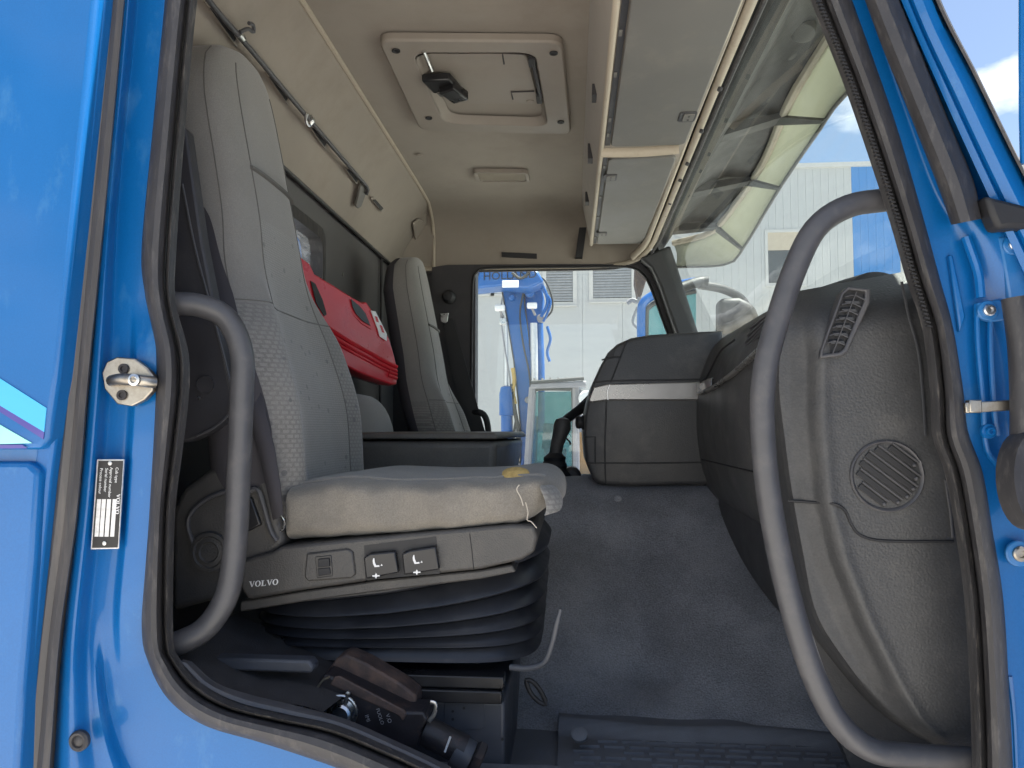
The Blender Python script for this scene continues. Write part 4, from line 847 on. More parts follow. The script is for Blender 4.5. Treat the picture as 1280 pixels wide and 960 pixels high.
def make_seat(root, cy, dx, dz, dark_front=False):
    zs = [-.16 + (.785 + .16) * (k / 46) for k in range(44)] + [.752, .764, .773, .780, .785]; zs = sorted(set(zs)); n = 56
    q = MB()
    def mf(j, i):
        a = 2 * math.pi * (i + .5) / n; z = zs[j]
        frac = abs(math.sin(a)) ** .62
        if z > .40: return 0
        if frac < .60: return 1
        return 2 if z < .22 else 0
    q.loft([[seat_back(z, 2 * math.pi * i / n, cy, dx, dz) for i in range(n)] for z in zs], mf=mf)
    bk = build(q, 'backrest', ['seat_fabric', 'seat_weave', 'seat_dots', 'seat_dark'], root, angle=70)
    q = MB(); m_ = 40; rows = []
    for z in [-.155 + .925 * k / 60 for k in range(61)]:
        a0 = math.acos(-.12 if dark_front else interp([(.0, .42), (.25, .25), (.45, -.05), (.55, -.35), (.62, -.7), (.8, -.8)], z)); row = []
        for k in range(m_):
            a = lerp(a0, 2 * math.pi - a0, k / (m_ - 1)); p = seat_back(z, a, cy, dx, dz); c_ = seat_back(z, math.pi, cy, dx, dz).lerp(seat_back(z, 0, cy, dx, dz), .5); c_.z = p.z
            row.append(p + (p - c_).normalized() * .003)
        rows.append(row)
    q.loft(rows, closed=False, cap=False); build(q, 'back_shell', 'seat_dark', bk, angle=70)
    o_ = Vector((.0015, 0, 0))
    def ang(fr, sgn): 
        s = fr ** (1 / .62); return sgn * math.asin(min(1, s))
    for sg in (-1, 1):
        q = MB(); q.tube([seat_back(-.14 + k * .885 / 40, ang(.60, sg), cy, dx, dz) + o_ * .3 for k in range(41)], .0013, 6); build(q, 'seam', 'seat_seam', bk)
        q = MB(); q.tube([seat_back(-.14 + k * .90 / 40, ang(.985, sg) if False else sg * 1.35, cy, dx, dz) + Vector((0, .0004 * sg, 0)) for k in range(41)], .0013, 6); build(q, 'seam', 'seat_seam', bk)
    q = MB(); q.tube([seat_back(.235, lerp(-1.30, 1.30, k / 40), cy, dx, dz) for k in range(41)], .0013, 6); build(q, 'seam', 'seat_seam', bk)
    q = MB(); q.tube([seat_back(.52, lerp(ang(.62, -1), ang(.8, 1), k / 30), cy, dx, dz) + Vector((.001, 0, 0)) for k in range(31)], .0045, 6, flat=1.6); build(q, 'seam', 'seat_seam', bk)
    return bk
seat = thing('passenger_seat', 'grey patterned passenger seat with torn dusty cushion, nearest the open door', 'seat', (-.3, .45, -.62))
CY = .455
make_seat(seat, CY, 0, 0)
# cushion
def cush(s, a):      # s 0 rear .. 1 front, a around
    x = lerp(-.50, -.012, s); w = sinterp([(0, .235), (.3, .25), (.8, .25), (.93, .24), (1, .20)], s)
    rnd = max(0, (s - .90) / .10); drop = 1 - math.sqrt(max(0, 1 - rnd ** 2.2))
    top = -.085 + .002 * math.sin(s * 9) + .006 * sstep(.72, .9, s) - .012 * (1 - sstep(0, .25, s)) - .042 * drop
    bot = lerp(-.205, -.165, s) + .020 * drop
    ca, sa = math.cos(a), math.sin(a); ex = abs(ca) ** .42 * (1 if ca > 0 else -1); ey = abs(sa) ** .42 * (1 if sa > 0 else -1)
    z = (top + bot) / 2 + ey * (top - bot) / 2; y = CY + ex * w
    x -= .045 * sstep(.6, 1, s) * (.5 - .5 * ey)
    z += .0010 * math.sin(s * 41 + a * 3) * (1 if sa < .6 else .3) * (.4 + .6 * math.sin(s * 7 + 1) ** 2)
    if ca < 0: y += -.0022 * math.sin(s * 26 + 5 * sa) - .0016 * math.sin(s * 61 - 6 * sa) - .0009 * math.sin(s * 120 + 9 * sa)
    if ca < -.3: z += .0015 * math.sin(s * 12) * (.5 + .5 * sa)
    return Vector((x, y, z))
ss = [k / 48 for k in range(46)] + [.955, .97, .985, .994, 1.0]; ss = sorted(ss)
q = MB(); q.loft([[cush(s, 2 * math.pi * i / 60 ) for i in range(60)] for s in ss]); cu = build(q, 'cushion', 'seat_dusty', seat, angle=75)
q = MB(); q.tube([cush(s, R(128)) + Vector((0, -.001, .001)) for s in [k / 40 * .93 for k in range(41)]], .0026, 6); build(q, 'seam', 'seat_fabric', cu)
c0 = at(645, 595, .27); q = MB(); q.lathe((c0.x, .262, -.080), (0, -.5, .85), [(.026, -.012), (.024, .002), (.014, .007), (.0001, .009)], 18)
for v in q.v: v.z = -.08 + (v.z + .08) * .75
build(q, 'torn_foam', 'foam', cu)
for pts, r, mt in (([(649, 606), (646, 612), (651, 622), (654, 632)], .0010, 'thread'), ([(657, 628), (660, 640), (659, 650), (664, 652), (671, 660)], .0009, 'thread')):
    q = MB(); q.tube([at(a, b, .198) for a, b in pts], r, 5, samples=20); build(q, 'loose_thread', mt, cu)
q = MB(); q.loft([[at(672, 604, .205), at(681, 622, .203), at(684, 640, .2), at(676, 646, .196)], [at(682, 606, .22), at(692, 618, .21), at(700, 636, .21), at(690, 641, .2)], [at(690, 603, .25), at(702, 612, .24), at(706, 628, .24), at(702, 640, .22)]], closed=False, cap=False); build(q, 'torn_flap', 'seat_dots', cu, solid=.004, sub=2)
# plastic side valance with switches
sy0 = .205
vf = [(300, 735), (303, 700), (340, 690), (352, 683), (440, 674), (560, 663), (640, 656), (668, 657), (672, 672), (668, 690), (652, 700), (600, 712), (470, 725), (380, 738), (310, 750)]
q = MB(); q.prism([at(a, b, sy0) for a, b in vf], (0, .47, 0)); sh = build(q, 'side_valance', 'seat_plastic', seat, bevel=.006, seg=3)
q = MB(); q.prism([at(a, b, sy0 + .012) for a, b in [(300, 752), (380, 739), (470, 726), (600, 713), (640, 706), (645, 715), (600, 724), (470, 740), (380, 752), (300, 765)]], (0, .44, 0)); build(q, 'lower_rail', 'seat_plastic', seat, bevel=.003)
q = MB(); q.prism([at(a, b, sy0 - .005) for a, b in [(383, 692), (434, 686), (441, 690), (444, 718), (439, 723), (385, 727), (380, 722)]], (0, .008, 0)); pk = build(q, 'switch_plate', 'seat_plastic', sh, bevel=.003)
q = MB(); q.prism([at(a, b, sy0 - .0065) for a, b in [(394, 696), (414, 694), (416, 720), (396, 723)]], (0, .003, 0)); build(q, 'switch_frame', 'black_plastic', pk, bevel=.001)
q = MB(); q.prism([at(a, b, sy0 - .010) for a, b in [(397, 699), (411, 697.5), (412, 708), (397, 709.5)]], (0, .006, 0)); build(q, 'rocker', 'black_matt', pk, bevel=.0012)
q = MB(); q.prism([at(a, b, sy0 - .0085) for a, b in [(397, 711), (412, 709.5), (413, 718), (398, 720)]], (0, .004, 0)); build(q, 'rocker', 'black_matt', pk, bevel=.0012)
q = MB(); q.prism([at(a, b, sy0 - .0008) for a, b in [(455, 682), (545, 671), (550, 717), (457, 725)]], (0, .003, 0)); build(q, 'button_recess', 'black_matt', sh)
for pts, ic, ar in (([(454, 697), (462, 692), (494, 689), (498, 716), (457, 724)], (466, 709), (470, 720)), ([(502, 692), (512, 688), (545, 683), (549, 712), (505, 719)], (516, 705), (521, 715.5))):
    q = MB(); q.prism([at(a, b, sy0 - .012) for a, b in pts], (0, .014, 0)); bt = build(q, 'seat_button', 'black_plastic', sh, bevel=.003, seg=3)
    y = sy0 - .0128
    def ip(l): 
        q = MB(); q.prism([at(a, b, y) for a, b in l], (0, .0006, 0)); return q
    x0, y0 = ic
    build(ip([(x0 + .5, y0 - 11), (x0 + 1.8, y0 - 11.4), (x0 + 2.6, y0 - 6), (x0 + 4.2, y0 - 2.2), (x0 + 8, y0 - 2.6), (x0 + 8.4, y0 - .6), (x0 + 2.2, y0), (x0 + .2, y0 - 4.5), (x0 - .2, y0 - 8)]), 'icon', 'white', bt)
    x1, y1 = ar
    build(ip([(x1 - 4.5, y1 - .8), (x1 - 1.6, y1 - .9), (x1, y1 - 3.8), (x1 + 1.5, y1 - .9), (x1 + 4.5, y1 - 1.1), (x1 + 4.5, y1 + .5), (x1 + 1.4, y1 + .7), (x1, y1 + 3.4), (x1 - 1.5, y1 + .8), (x1 - 4.5, y1 + .9)]), 'icon', 'white', bt)
    build(ip([(x0 + 9.6, y0 - 1.6), (x0 + 11, y0 - 4.2), (x0 + 12.2, y0 - 1.8)]), 'icon', 'white', bt)
build(serif_word('VOLVO', at(311, 734, sy0 - .0012), at(350, 730.5, sy0) - at(311, 734, sy0), (0.06, 0, 1), .0098), 'lettering', 'white', sh)
q = MB(); q.prism([at(a, b, sy0 - .0006) for a, b in [(355, 704), (376, 702), (378, 734), (356, 738)]], (0, .001, 0)); build(q, 'valance_patch', 'seat_plastic', sh)
q = MB(); q.tube([at(a, b, sy0 - .0003) for a, b in [(587, 667), (590, 690), (592, 711)]], .0008, 5); build(q, 'panel_joint', 'black_matt', sh)
# cowl over recliner and belt anchor
cw = [(214, 640), (228, 610), (262, 586), (300, 570), (322, 575), (334, 600), (346, 640), (356, 680), (340, 694), (304, 706), (296, 742), (214, 765)]
q = MB(); q.prism([at(a, b, .218) for a, b in cw], (0, .10, 0)); build(q, 'recliner_cowl', 'seat_plastic', seat, bevel=.012, seg=4)
q = MB(); q.tube([at(a, b, .214) for a, b in [(290, 612), (262, 622), (240, 640), (235, 658), (243, 682), (254, 702), (268, 711), (285, 712)]], .004, 8, samples=40); build(q, 'cowl_rim', 'handle_paint', seat)
q = MB(); q.tube([at(a, b, .212) for a, b in [(312, 614), (322, 612), (330, 634), (338, 662), (346, 676)]], .0045, 8, samples=24); build(q, 'cowl_rim', 'handle_paint', seat)
q = MB(); q.prism([at(a, b, .210) for a, b in [(300, 618), (314, 622), (326, 656), (304, 668)]], (0, .01, 0)); build(q, 'belt_buckle', 'black_plastic', seat, bevel=.003)
q = MB(); q.loft([[at(a, b, y) for a, b in l] for l, y in (([(296, 470), (322, 470)], .22), ([(310, 520), (333, 520)], .20), ([(323, 565), (343, 562)], .195), ([(333, 610), (350, 606)], .195), ([(341, 650), (354, 646)], .20))], closed=False, cap=False); build(q, 'belt_web', 'seat_dark', seat, solid=.003)
q = MB(); q.tube([at(a, b, .200) for a, b in [(351, 645), (355, 652), (355, 660), (351, 664)]], .002, 6, samples=10); build(q, 'belt_ring', 'chrome', seat)
q = MB(); q.lathe(at(262, 690, .213), (0, -1, 0), [(.035, 0), (.034, .004), (.028, .005), (.026, .002), (.018, .004), (.016, .001), (.0001, .002)], 30); build(q, 'recliner_cap', 'seat_plastic', seat)
# bellows: stacked folds round the suspension
fold = [(0, 1.0)]
for n_, (a_, b_) in enumerate(((.0, .26), (.26, .46), (.46, .62), (.62, .76), (.76, .88), (.88, 1.0))):
    tip = 1.10 - .012 * n_; fold += [(lerp(a_, b_, t), k) for t, k in ((.10, 1.0), (.55, tip - .035), (.74, tip - .008), (.84, tip), (.90, tip - .012), (.94, 1.0), (1.0, .965))]
rings = []
for s, k in fold:
    zt = lerp(-.232, -.425, s); hx, hy = .255 * k, .20 * k
    rg = []
    for i in range(64):
        a = 2 * math.pi * i / 64; ca, sa = math.cos(a), math.sin(a)
        x = -.325 + abs(ca) ** .45 * (1 if ca > 0 else -1) * hx; y = CY + .03 + abs(sa) ** .45 * (1 if sa > 0 else -1) * (hy + .025)
        z = zt + .055 * (1 - s) * ((x + .325) / .27) * (1 - .5 * s) - .026 * math.cos((x + .36) / .28 * 1.5) * math.sin(math.pi * min(1, s + .12)) + .012 * math.sin(math.pi * s) + .012 * s
        rg.append(Vector((x, y, z)))
    rings.append(rg)
q = MB(); q.loft(rings); build(q, 'bellows', 'bellows', seat, angle=70)
# runners and pedestal
q = MB(); q.box((-.50, .235, -.445), (-.118, .27, -.425)); q.box((-.50, .228, -.468), (-.121, .27, -.447)); build(q, 'runner', 'black_plastic', seat, bevel=.002)
q = MB(); q.box((-.49, .255, -.63), (-.118, .70, -.473)); pd_ = build(q, 'pedestal', 'pedestal', seat, bevel=.006, seg=3)
q = MB(); q.prism([at(a, b, .2535) for a, b in rrect(555, 606, 862, 912, 6, 4)], (0, .002, 0)); build(q, 'pressed_panel', 'pedestal', pd_, bevel=.001)
for a, b in ((566, 889), (566, 899), (580, 885), (628, 924)):
    q = MB(); q.lathe(at(a, b, .2530), (0, -1, 0), [(.0025, 0), (.0025, .0005), (.0001, .0005)], 10); build(q, 'hole', 'black_matt', pd_)
q = MB(); q.tube([at(638, 834, .25), at(660, 835, .24), at(680, 828, .23), at(690, 805, .225), at(696, 780, .222), at(701, 761, .22)], lambda t: .0055 - .002 * sstep(.85, 1, t), 10, samples=36); build(q, 'slide_lever', 'pedestal', seat)
q = MB(); q.tube([at(a, b, .34) for a, b in [(658, 850), (668, 854), (678, 868), (682, 880), (672, 876), (662, 864)]], .0045, 8, samples=24, closed=True); build(q, 'lever_clip', 'black_matt', seat)

drv = thing('driver_seat', 'grey driver seat with dark sides beside the far window', 'seat', (-.25, 1.76, -.62))
make_seat(drv, 1.76, .105, -.135, True)
q = MB(); q.loft([[Vector((lerp(-.42, .06, s), 1.76 + .25 * (abs(math.cos(a)) ** .5) * (1 if math.cos(a) > 0 else -1), -.245 + .06 * (abs(math.sin(a)) ** .5) * (1 if math.sin(a) > 0 else -1))) for a in [2 * math.pi * i / 32 for i in range(32)]] for s in [0, .1, .3, .6, .9, 1]]); build(q, 'cushion', 'seat_fabric', drv)
q = MB(); q.box((-.40, 1.56, -.63), (-.02, 1.96, -.30)); build(q, 'pedestal', 'pedestal', drv)
# middle cushion behind the storage box
q = MB(); rings = []
for s in [k / 16 for k in range(17)]:
    y = lerp(1.02, 1.42, s); sc_ = max(.05, (1 - abs(2 * s - 1) ** 3.5)) ** .5
    rings.append([Vector((-.66 + .09 * sc_ * math.cos(a), y, -.06 + .165 * sc_ * math.sin(a))) for a in [2 * math.pi * i / 28 for i in range(28)]])
q.loft(rings); tag(build(q, 'middle_cushion', 'seat_fabric', None, angle=80), 'light grey rounded cushion wedged below the red case', 'cushion')
# ================================================================ STORAGE BOX
bxo = thing('storage_box', 'dark plastic storage box with flat lid between the seats', 'box', (-.4, 1.25, -.17))
q = MB(); q.hexa([(-.60, .93, -.30), (-.215, .93, -.30), (-.215, 1.5, -.30), (-.60, 1.5, -.30), (-.60, .92, -.035), (-.20, .92, -.035), (-.165, 1.5, -.035), (-.60, 1.5, -.035)]); build(q, 'box_body', 'box_plastic', bxo, bevel=.018, seg=4)
q = MB(); q.hexa([(-.605, .912, -.030), (-.198, .912, -.030), (-.155, 1.51, -.030), (-.605, 1.51, -.030), (-.60, .918, -.012), (-.205, .918, -.012), (-.165, 1.5, -.012), (-.60, 1.5, -.012)]); build(q, 'lid', 'box_plastic', bxo, bevel=.007, seg=3)
# ================================================================ RED CASE
red = thing('plastic_case', 'red moulded plastic case with window and white label against the rear wall', 'case', at(445, 480, 1.1))
def ry(px): return interp([(330, .78), (380, .95), (500, 1.30)], px)
def rp(px, py, o=0): 
    p = at(px, py, ry(px)); return p + Vector((.6, -.75, .1)).normalized() * o
ol = [(330, 302), (372, 318), (384, 327), (390, 340), (418, 357), (440, 371), (452, 378), (458, 377), (464, 386), (476, 400), (488, 426), (494, 447), (498, 464), (497, 482), (490, 483), (470, 476), (445, 466), (420, 452), (380, 430), (330, 405)]
q = MB(); cr_ = sum((rp(a, b) for a, b in ol), Vector()) / len(ol)
bkv = Vector((-.075, .06, .01))
loop = [rp(a, b) for a, b in ol]
q.loft([[cr_ + (p - cr_) * .90 + bkv * 1.3 for p in loop], [p + bkv for p in loop], [p + bkv * .25 for p in loop], [cr_ + (p - cr_) * .975 for p in loop], [cr_ + (p - cr_) * .95 - bkv * .04 for p in loop]]); rc = build(q, 'case_shell', 'red_plastic', red, bevel=.003, seg=2)
def rpl(l, o, off): 
    q = MB(); q.prism([rp(a, b, o) for a, b in l], off); return q
build(rpl([(387, 352), (393, 356), (402, 376), (407, 394), (404, 396), (394, 380)], .010, (-.002, .002, 0)), 'case_opening', 'black_matt', rc)
wn = build(rpl([(434, 371), (448, 381), (457, 392), (464, 410), (463, 413), (450, 405), (441, 396), (436, 386)], .008, (-.004, .005, 0)), 'case_window', 'red_plastic', rc, bevel=.002)
build(rpl([(437, 375), (448, 384), (455, 393), (461, 408), (451, 402), (443, 393), (439, 385)], .0125, (-.002, .002, 0)), 'window_recess', 'black_plastic', wn)
lb = build(rpl([(462, 389), (468, 390), (482, 418), (482, 427), (473, 421), (470, 410)], .009, (-.003, .004, 0)), 'case_label', 'white', rc)
build(rpl([(467, 396), (470, 397), (472, 404), (469, 403)], .0105, (-.001, .001, 0)), 'label_print', 'red_plastic', lb); build(rpl([(473, 407), (476, 408), (479, 417), (476, 416)], .0105, (-.001, .001, 0)), 'label_print', 'red_plastic', lb)
for k, (d, r) in enumerate(((0, .007), (7, .006), (12, .004))):
    q = MB(); q.tube([rp(400, 404 + d, .004), rp(430, 424 + d, .006), rp(460, 441 + d, .006), rp(480, 452 + d * .9, .006), rp(495, 459 + d * .8, .004)], r, 8, samples=30); build(q, 'case_rib', 'red_plastic', rc)
q = MB(); q.tube([rp(485, 465, .006), rp(495, 468.5, .004)], .006, 8); q.tube([rp(484, 469, .006), rp(495, 473, .004)], .006, 8); build(q, 'case_rib', 'red_plastic', rc)

# ================================================================ TOW COUPLING on the floor
hit = thing('tow_coupling', 'rusty black iron tow coupling with pin lying on the cab floor', 'tow coupling', at(450, 920, .2))
def hp_(px, py, Y=.15): return at(px, py, Y)
top = [(420, 824), (432, 818), (455, 828), (500, 854), (520, 870), (521, 884), (515, 889), (500, 886), (470, 866), (448, 851), (404, 846)]
q = MB(); q.prism([hp_(a, b, .185) for a, b in top], (0, .05, .0)); jw = build(q, 'jaw', 'rust', hit, bevel=.004)
body = [(404, 843), (412, 845), (448, 862), (505, 890), (530, 890), (535, 900), (527, 912), (522, 935), (470, 935), (380, 905), (386, 880)]
q = MB(); q.prism([hp_(a, b, .14) for a, b in body], (0, .06, 0)); bd = build(q, 'body', 'black_iron', hit, bevel=.004)
q = MB(); q.prism([hp_(a, b, .137) for a, b in [(418, 846), (424, 845), (505, 888), (508, 894), (503, 902), (498, 895), (412, 856)]], (0, .006, 0)); build(q, 'worn_rib', 'rust', bd, bevel=.002)
q = MB(); q.tube([hp_(a, b, .132) for a, b in [(388, 900), (390, 875), (402, 852), (412, 846)]], .002, 6, samples=16); build(q, 'body_edge', 'steel', bd)
rc_ = hp_(426, 890, .13)
q = MB(); q.tube([rc_ + Vector((.0255 * math.cos(2*math.pi*k/32), 0, .0255 * math.sin(2*math.pi*k/32))) for k in range(32)], .0026, 8, closed=True); build(q, 'spring_ring', 'zinc', bd)
q = MB(); q.lathe(rc_ + Vector((0, .008, -.004)), (0, -1, 0), [(.022, 0), (.022, .002), (.0165, .004), (.0165, .012), (.013, .015), (.0001, .0155)], 26); build(q, 'pin', 'zinc', bd)
q = MB(); q.tube([hp_(435, 868, .128), hp_(431, 880, .128)], .0035, 8); q.lathe(hp_(435, 867, .128), (0, -1, 0), [(.004, -.003), (.004, .003), (.0001, .004)], 10); build(q, 'ring_stop', 'zinc', bd)
tdx = at(540, 925, .14) - at(448, 880, .14)
for s, px, py, sz in (('V.O', 482, 893, .009), ('FUOLO', 470, 886, .008), ('IMI', 456, 894, .009)):
    vx = Vector((.35, 0, -1)).normalized(); build(text_mb(s, hp_(px, py, .1385), vx, Vector((1, 0, .35)), sz), 'lettering', 'plate_silver', bd)
q = MB(); q.tube([hp_(530, 912, .17), hp_(558, 927, .17), hp_(580, 938, .17)], .0235, 16); build(q, 'shank', 'black_iron', hit)
q = MB(); ax = (hp_(600, 950, .17) - hp_(560, 928, .17)).normalized(); q.lathe(hp_(568, 936, .17), ax, [(.024, 0), (.0255, .002), (.0255, .028), (.024, .03)], 20); build(q, 'collar', 'pedestal', hit)
q = MB(); q.lathe(hp_(590, 947, .17), ax, [(.028, 0), (.031, .003), (.031, .014), (.027, .016)], 6); build(q, 'nut', 'black_iron', hit)
q = MB(); q.tube([hp_(563, 921, .147), hp_(556, 940, .147)], .0018, 6); build(q, 'split_pin', 'white', hit)
q = MB(); q.tube([hp_(538, 878, .15), hp_(544, 880, .15), hp_(543, 892, .15), hp_(536, 902, .15)], .0035, 8, samples=12, flat=.5); build(q, 'latch_tab', 'zinc', hit)
q = MB(); q.lathe(hp_(376, 872, .15), (0, -1, 0), [(.006, 0), (.006, .003), (.0001, .004)], 16); build(q, 'tongue', 'plate_silver', hit)
q = MB(); q.tube([hp_(376, 874, .15), hp_(377, 885, .15)], .003, 8); build(q, 'tongue_stem', 'plate_silver', hit)
# floor clutter under the seat: rail cover, carpet step
q = MB(); q.prism([at(a, b, .12) for a, b in [(262, 822), (386, 826), (392, 834), (390, 842), (262, 838)]], (0, .03, 0)); build(q, 'runner_cover', 'pedestal', seat, bevel=.004)
q = MB(); q.prism([at(a, b, .20) for a, b in [(368, 844), (408, 842), (408, 856), (368, 854)]], (0, .04, 0)); build(q, 'runner_cover', 'pedestal', seat, bevel=.003)
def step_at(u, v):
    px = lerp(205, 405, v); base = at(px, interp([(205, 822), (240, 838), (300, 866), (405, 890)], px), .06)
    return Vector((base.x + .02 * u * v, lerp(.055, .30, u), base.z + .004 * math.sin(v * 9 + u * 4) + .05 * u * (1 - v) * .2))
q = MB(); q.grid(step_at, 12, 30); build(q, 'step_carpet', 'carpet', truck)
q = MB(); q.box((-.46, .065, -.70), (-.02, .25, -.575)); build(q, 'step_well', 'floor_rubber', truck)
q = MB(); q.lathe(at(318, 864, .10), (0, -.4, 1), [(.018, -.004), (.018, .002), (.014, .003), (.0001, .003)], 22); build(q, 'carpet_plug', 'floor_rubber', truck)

# ================================================================ FAR MIRROR
mir = thing('far_mirror', 'grey rear-view mirror arm and housing beyond the far windscreen pillar', 'mirror', at(905, 410, 2.65))
q = MB(); q.tube([at(846, 362, 2.5), at(862, 356, 2.55), at(876, 352, 2.6), at(886, 352, 2.6)], .026, 10, samples=16); build(q, 'arm_head', 'black_matt', mir)
q = MB(); q.tube([at(874, 356, 2.6), at(905, 362, 2.65), at(928, 375, 2.7), at(938, 398, 2.7)], .022, 10, samples=20); build(q, 'arm', 'black_matt', mir)
q = MB(); q.prism([at(a, b, 2.62) for a, b in [(899, 372), (925, 371), (944, 380), (950, 395), (950, 440), (899, 440)]], (0, .12, 0)); build(q, 'housing', 'black_matt', mir, bevel=.03, seg=4)

# ================================================================ OUTSIDE: hall, hall with blue stripe, excavator, blue machine
def facade(name, label, Y, x0, x1, z1, panel_w, windows, stripes=()):
    root = thing(name, label, 'building', ((x0 + x1) / 2, Y + 3, -2.0)); k = 0
    q = MB(); q.box((x0, Y + .05, -2.02), (x1, Y + 8, z1 - .05)); build(q, 'wall', 'facade', root)
    xs = [x0]; 
    while xs[-1] + panel_w * 1.3 < x1: xs.append(xs[-1] + panel_w)
    xs.append(x1)
    def rects(a, b):                     # panel cut round the windows
        cut = sorted([w for w in windows if w[0] < b and w[1] > a], key=lambda w: w[2])
        z = -2.0; res = []
        for w in cut:
            res.append((a, b, z, w[2]))
            if w[0] > a: res.append((a, w[0], w[2], w[3]))
            if w[1] < b: res.append((w[1], b, w[2], w[3]))
            z = w[3]
        res.append((a, b, z, z1)); return res
    for a, b in zip(xs, xs[1:]):
        mt = 'facade'
        for s0, s1 in stripes:
            if (a + b) / 2 > s0 and (a + b) / 2 < s1: mt = 'facade_blue'
        q = MB()
        for (ra, rb_, za, zb) in rects(a, b):
            n = max(1, round((rb_ - ra) / .11)); st = (rb_ - ra) / n
            for i in range(n): 
                xa = ra + i * st; f = .006 if i == 0 and ra == a else .0
                g_ = .008 if i == 0 and ra == a else .0; q.hexa([(xa + g_, Y + (.005 if i % 2 else 0), za), (xa + st, Y + (.005 if i % 2 else 0), za), (xa + st, Y + .06, za), (xa + g_, Y + .06, za), (xa + g_, Y + (.005 if i % 2 else 0), zb), (xa + st, Y + (.005 if i % 2 else 0), zb), (xa + st, Y + .06, zb), (xa + g_, Y + .06, zb)])
        build(q, 'wall_panel', mt, root)
    for w in windows:
        a, b, c, d = w[:4]
        q = MB(); t = .12
        for lo, hi in (((a - t, Y - .04, c - t), (b + t, Y + .03, c)), ((a - t, Y - .04, d), (b + t, Y + .03, d + t)), ((a - t, Y - .04, c), (a, Y + .03, d)), ((b, Y - .04, c), (b + t, Y + .03, d))): q.box(lo, hi)
        wo = build(q, 'window', 'facade_trim', root)
        q = MB(); q.box((a, Y + .02, c), (b, Y + .04, d)); build(q, 'pane', 'window_dark', wo)
        q = MB(); q.box((a - t, Y - .10, c - t - .03), (b + t, Y - .041, c - t + .01)); build(q, 'sill', 'facade_trim', wo)
        if len(w) > 4 and w[4] == 'blind':
            q = MB(); n = int((d - c) / .085)
            for i in range(n): z = c + .03 + i * .085; q.hexa([(a, Y - .02, z), (b, Y - .02, z), (b, Y + .015, z + .055), (a, Y + .015, z + .055), (a, Y - .02, z + .03), (b, Y - .02, z + .03), (b, Y + .015, z + .085), (a, Y + .015, z + .085)])
            tag(build(q, 'blind_slats', 'blind', wo), kind='stuff')
        if len(w) > 4 and w[4] == 'shade':
            q = MB(); q.box((a, Y - .01, d - (d - c) * .35), (b, Y + .015, d)); build(q, 'roller_shade', 'liner_trim', wo)
    q = MB(); q.box((x0 - .1, Y - .12, z1), (x1 + .1, Y + 8.1, z1 + .18)); build(q, 'roof_edge', 'facade_trim', root)
    q = MB(); q.box((x0, Y - .03, -2.0), (x1, Y - .005, -1.5)); build(q, 'plinth', 'concrete', root)
    return root
sc1 = 23 / 925
def fx(px): return (px - 715) * sc1
def fz(py): return (535 - py) * sc1
facade('office_hall', 'pale corrugated metal hall with blinds in its upper windows, behind the excavator', 21.95, -9.5, fx(862), 8.6, 1.23,
       [(fx(568), fx(588), fz(373), fz(300), 'blind'), (fx(683.5), fx(717), fz(377), fz(318), 'blind'), (fx(742), fx(790), fz(373), fz(316), 'blind'), (fx(596), fx(613), fz(362), fz(300)), (fx(618), fx(640), fz(362), fz(300))])
q = MB()
sc2 = 31 / 925
def gx(px): return (px - 715) * sc2
def gz(py): return (535 - py) * sc2
facade('striped_hall', 'pale metal hall with a broad blue stripe, seen through the windscreen', 29.95, fx(862) + .5, gx(1300), gz(214), gx(1113) / 6 - gx(1058) / 6 + .0,
       [(gx(957), gx(998), gz(357), gz(294), 'shade')], [(gx(1058), gx(1113))])
# excavator
YE = 10.0; se = (YE + 1.05) / 925
ex = thing('excavator', 'blue excavator with raised boom and grey cab, seen through the far window', 'excavator', ((690 - 715) * se, YE, -2.0))
def e(px, py, dy=0): return at(px, py, YE + dy)
q = MB(); q.prism([e(a, b, -.5) for a, b in [(520, 325), (590, 331), (640, 334), (672, 338), (680, 352), (660, 361), (628, 357), (590, 361), (520, 366)]], (0, .5, 0)); up_ = build(q, 'upper_boom', 'excavator_blue', ex, bevel=.03)
build(text_mb('NEW HOLLAND', e(567, 352, -.506), e(630, 349, -.5) - e(567, 352, -.5), (0, 0, 1), .165, .003), 'lettering', 'plate_black', up_)
q = MB(); q.tube([e(662, 333, -.52), e(660, 342, -.52), e(650, 348, -.52), e(640, 341, -.52)], .02, 6, samples=14); build(q, 'hose', 'machine_dark', up_)
bm_l = [(624, 350), (628, 366), (634, 400), (642, 450), (647, 495), (651, 540), (650, 610)]; bm_r = [(655, 356), (656, 380), (661, 420), (668, 470), (672, 500), (671, 560), (668, 610)]
q = MB(); q.prism([e(a, b) for a, b in bm_l + bm_r[::-1]], (0, .45, 0)); bo = build(q, 'boom', 'excavator_blue', ex, bevel=.025)
q = MB(); q.tube([e(a, b, -.01) for a, b in bm_l], .010, 6); build(q, 'boom_edge', 'machine_dark', bo)
q = MB(); q.tube([e(a, b, -.01) for a, b in bm_r], .010, 6); build(q, 'boom_edge', 'machine_dark', bo)
q = MB(); q.prism([e(a, b, .1) for a, b in [(655, 352), (668, 338), (676, 352), (680, 372), (678, 396), (672, 404), (672, 470), (666, 470), (660, 420), (656, 380)]], (0, .4, 0)); build(q, 'boom_link', 'excavator_blue', ex, bevel=.02)
q = MB(); q.tube([e(667, 404, -.05), e(668, 460, -.05), e(668, 520, -.05)], .055, 12); build(q, 'cylinder_rod', 'plate_silver', ex)
q = MB(); q.tube([e(674, 404, .1), e(676, 460, .1), e(676, 540, .1)], .06, 12); build(q, 'cylinder', 'excavator_blue', ex)
q = MB(); q.tube([e(632, 402, -.05), e(633, 440, -.05), e(633, 490, -.05)], .028, 12); build(q, 'cylinder_rod', 'plate_silver', ex)
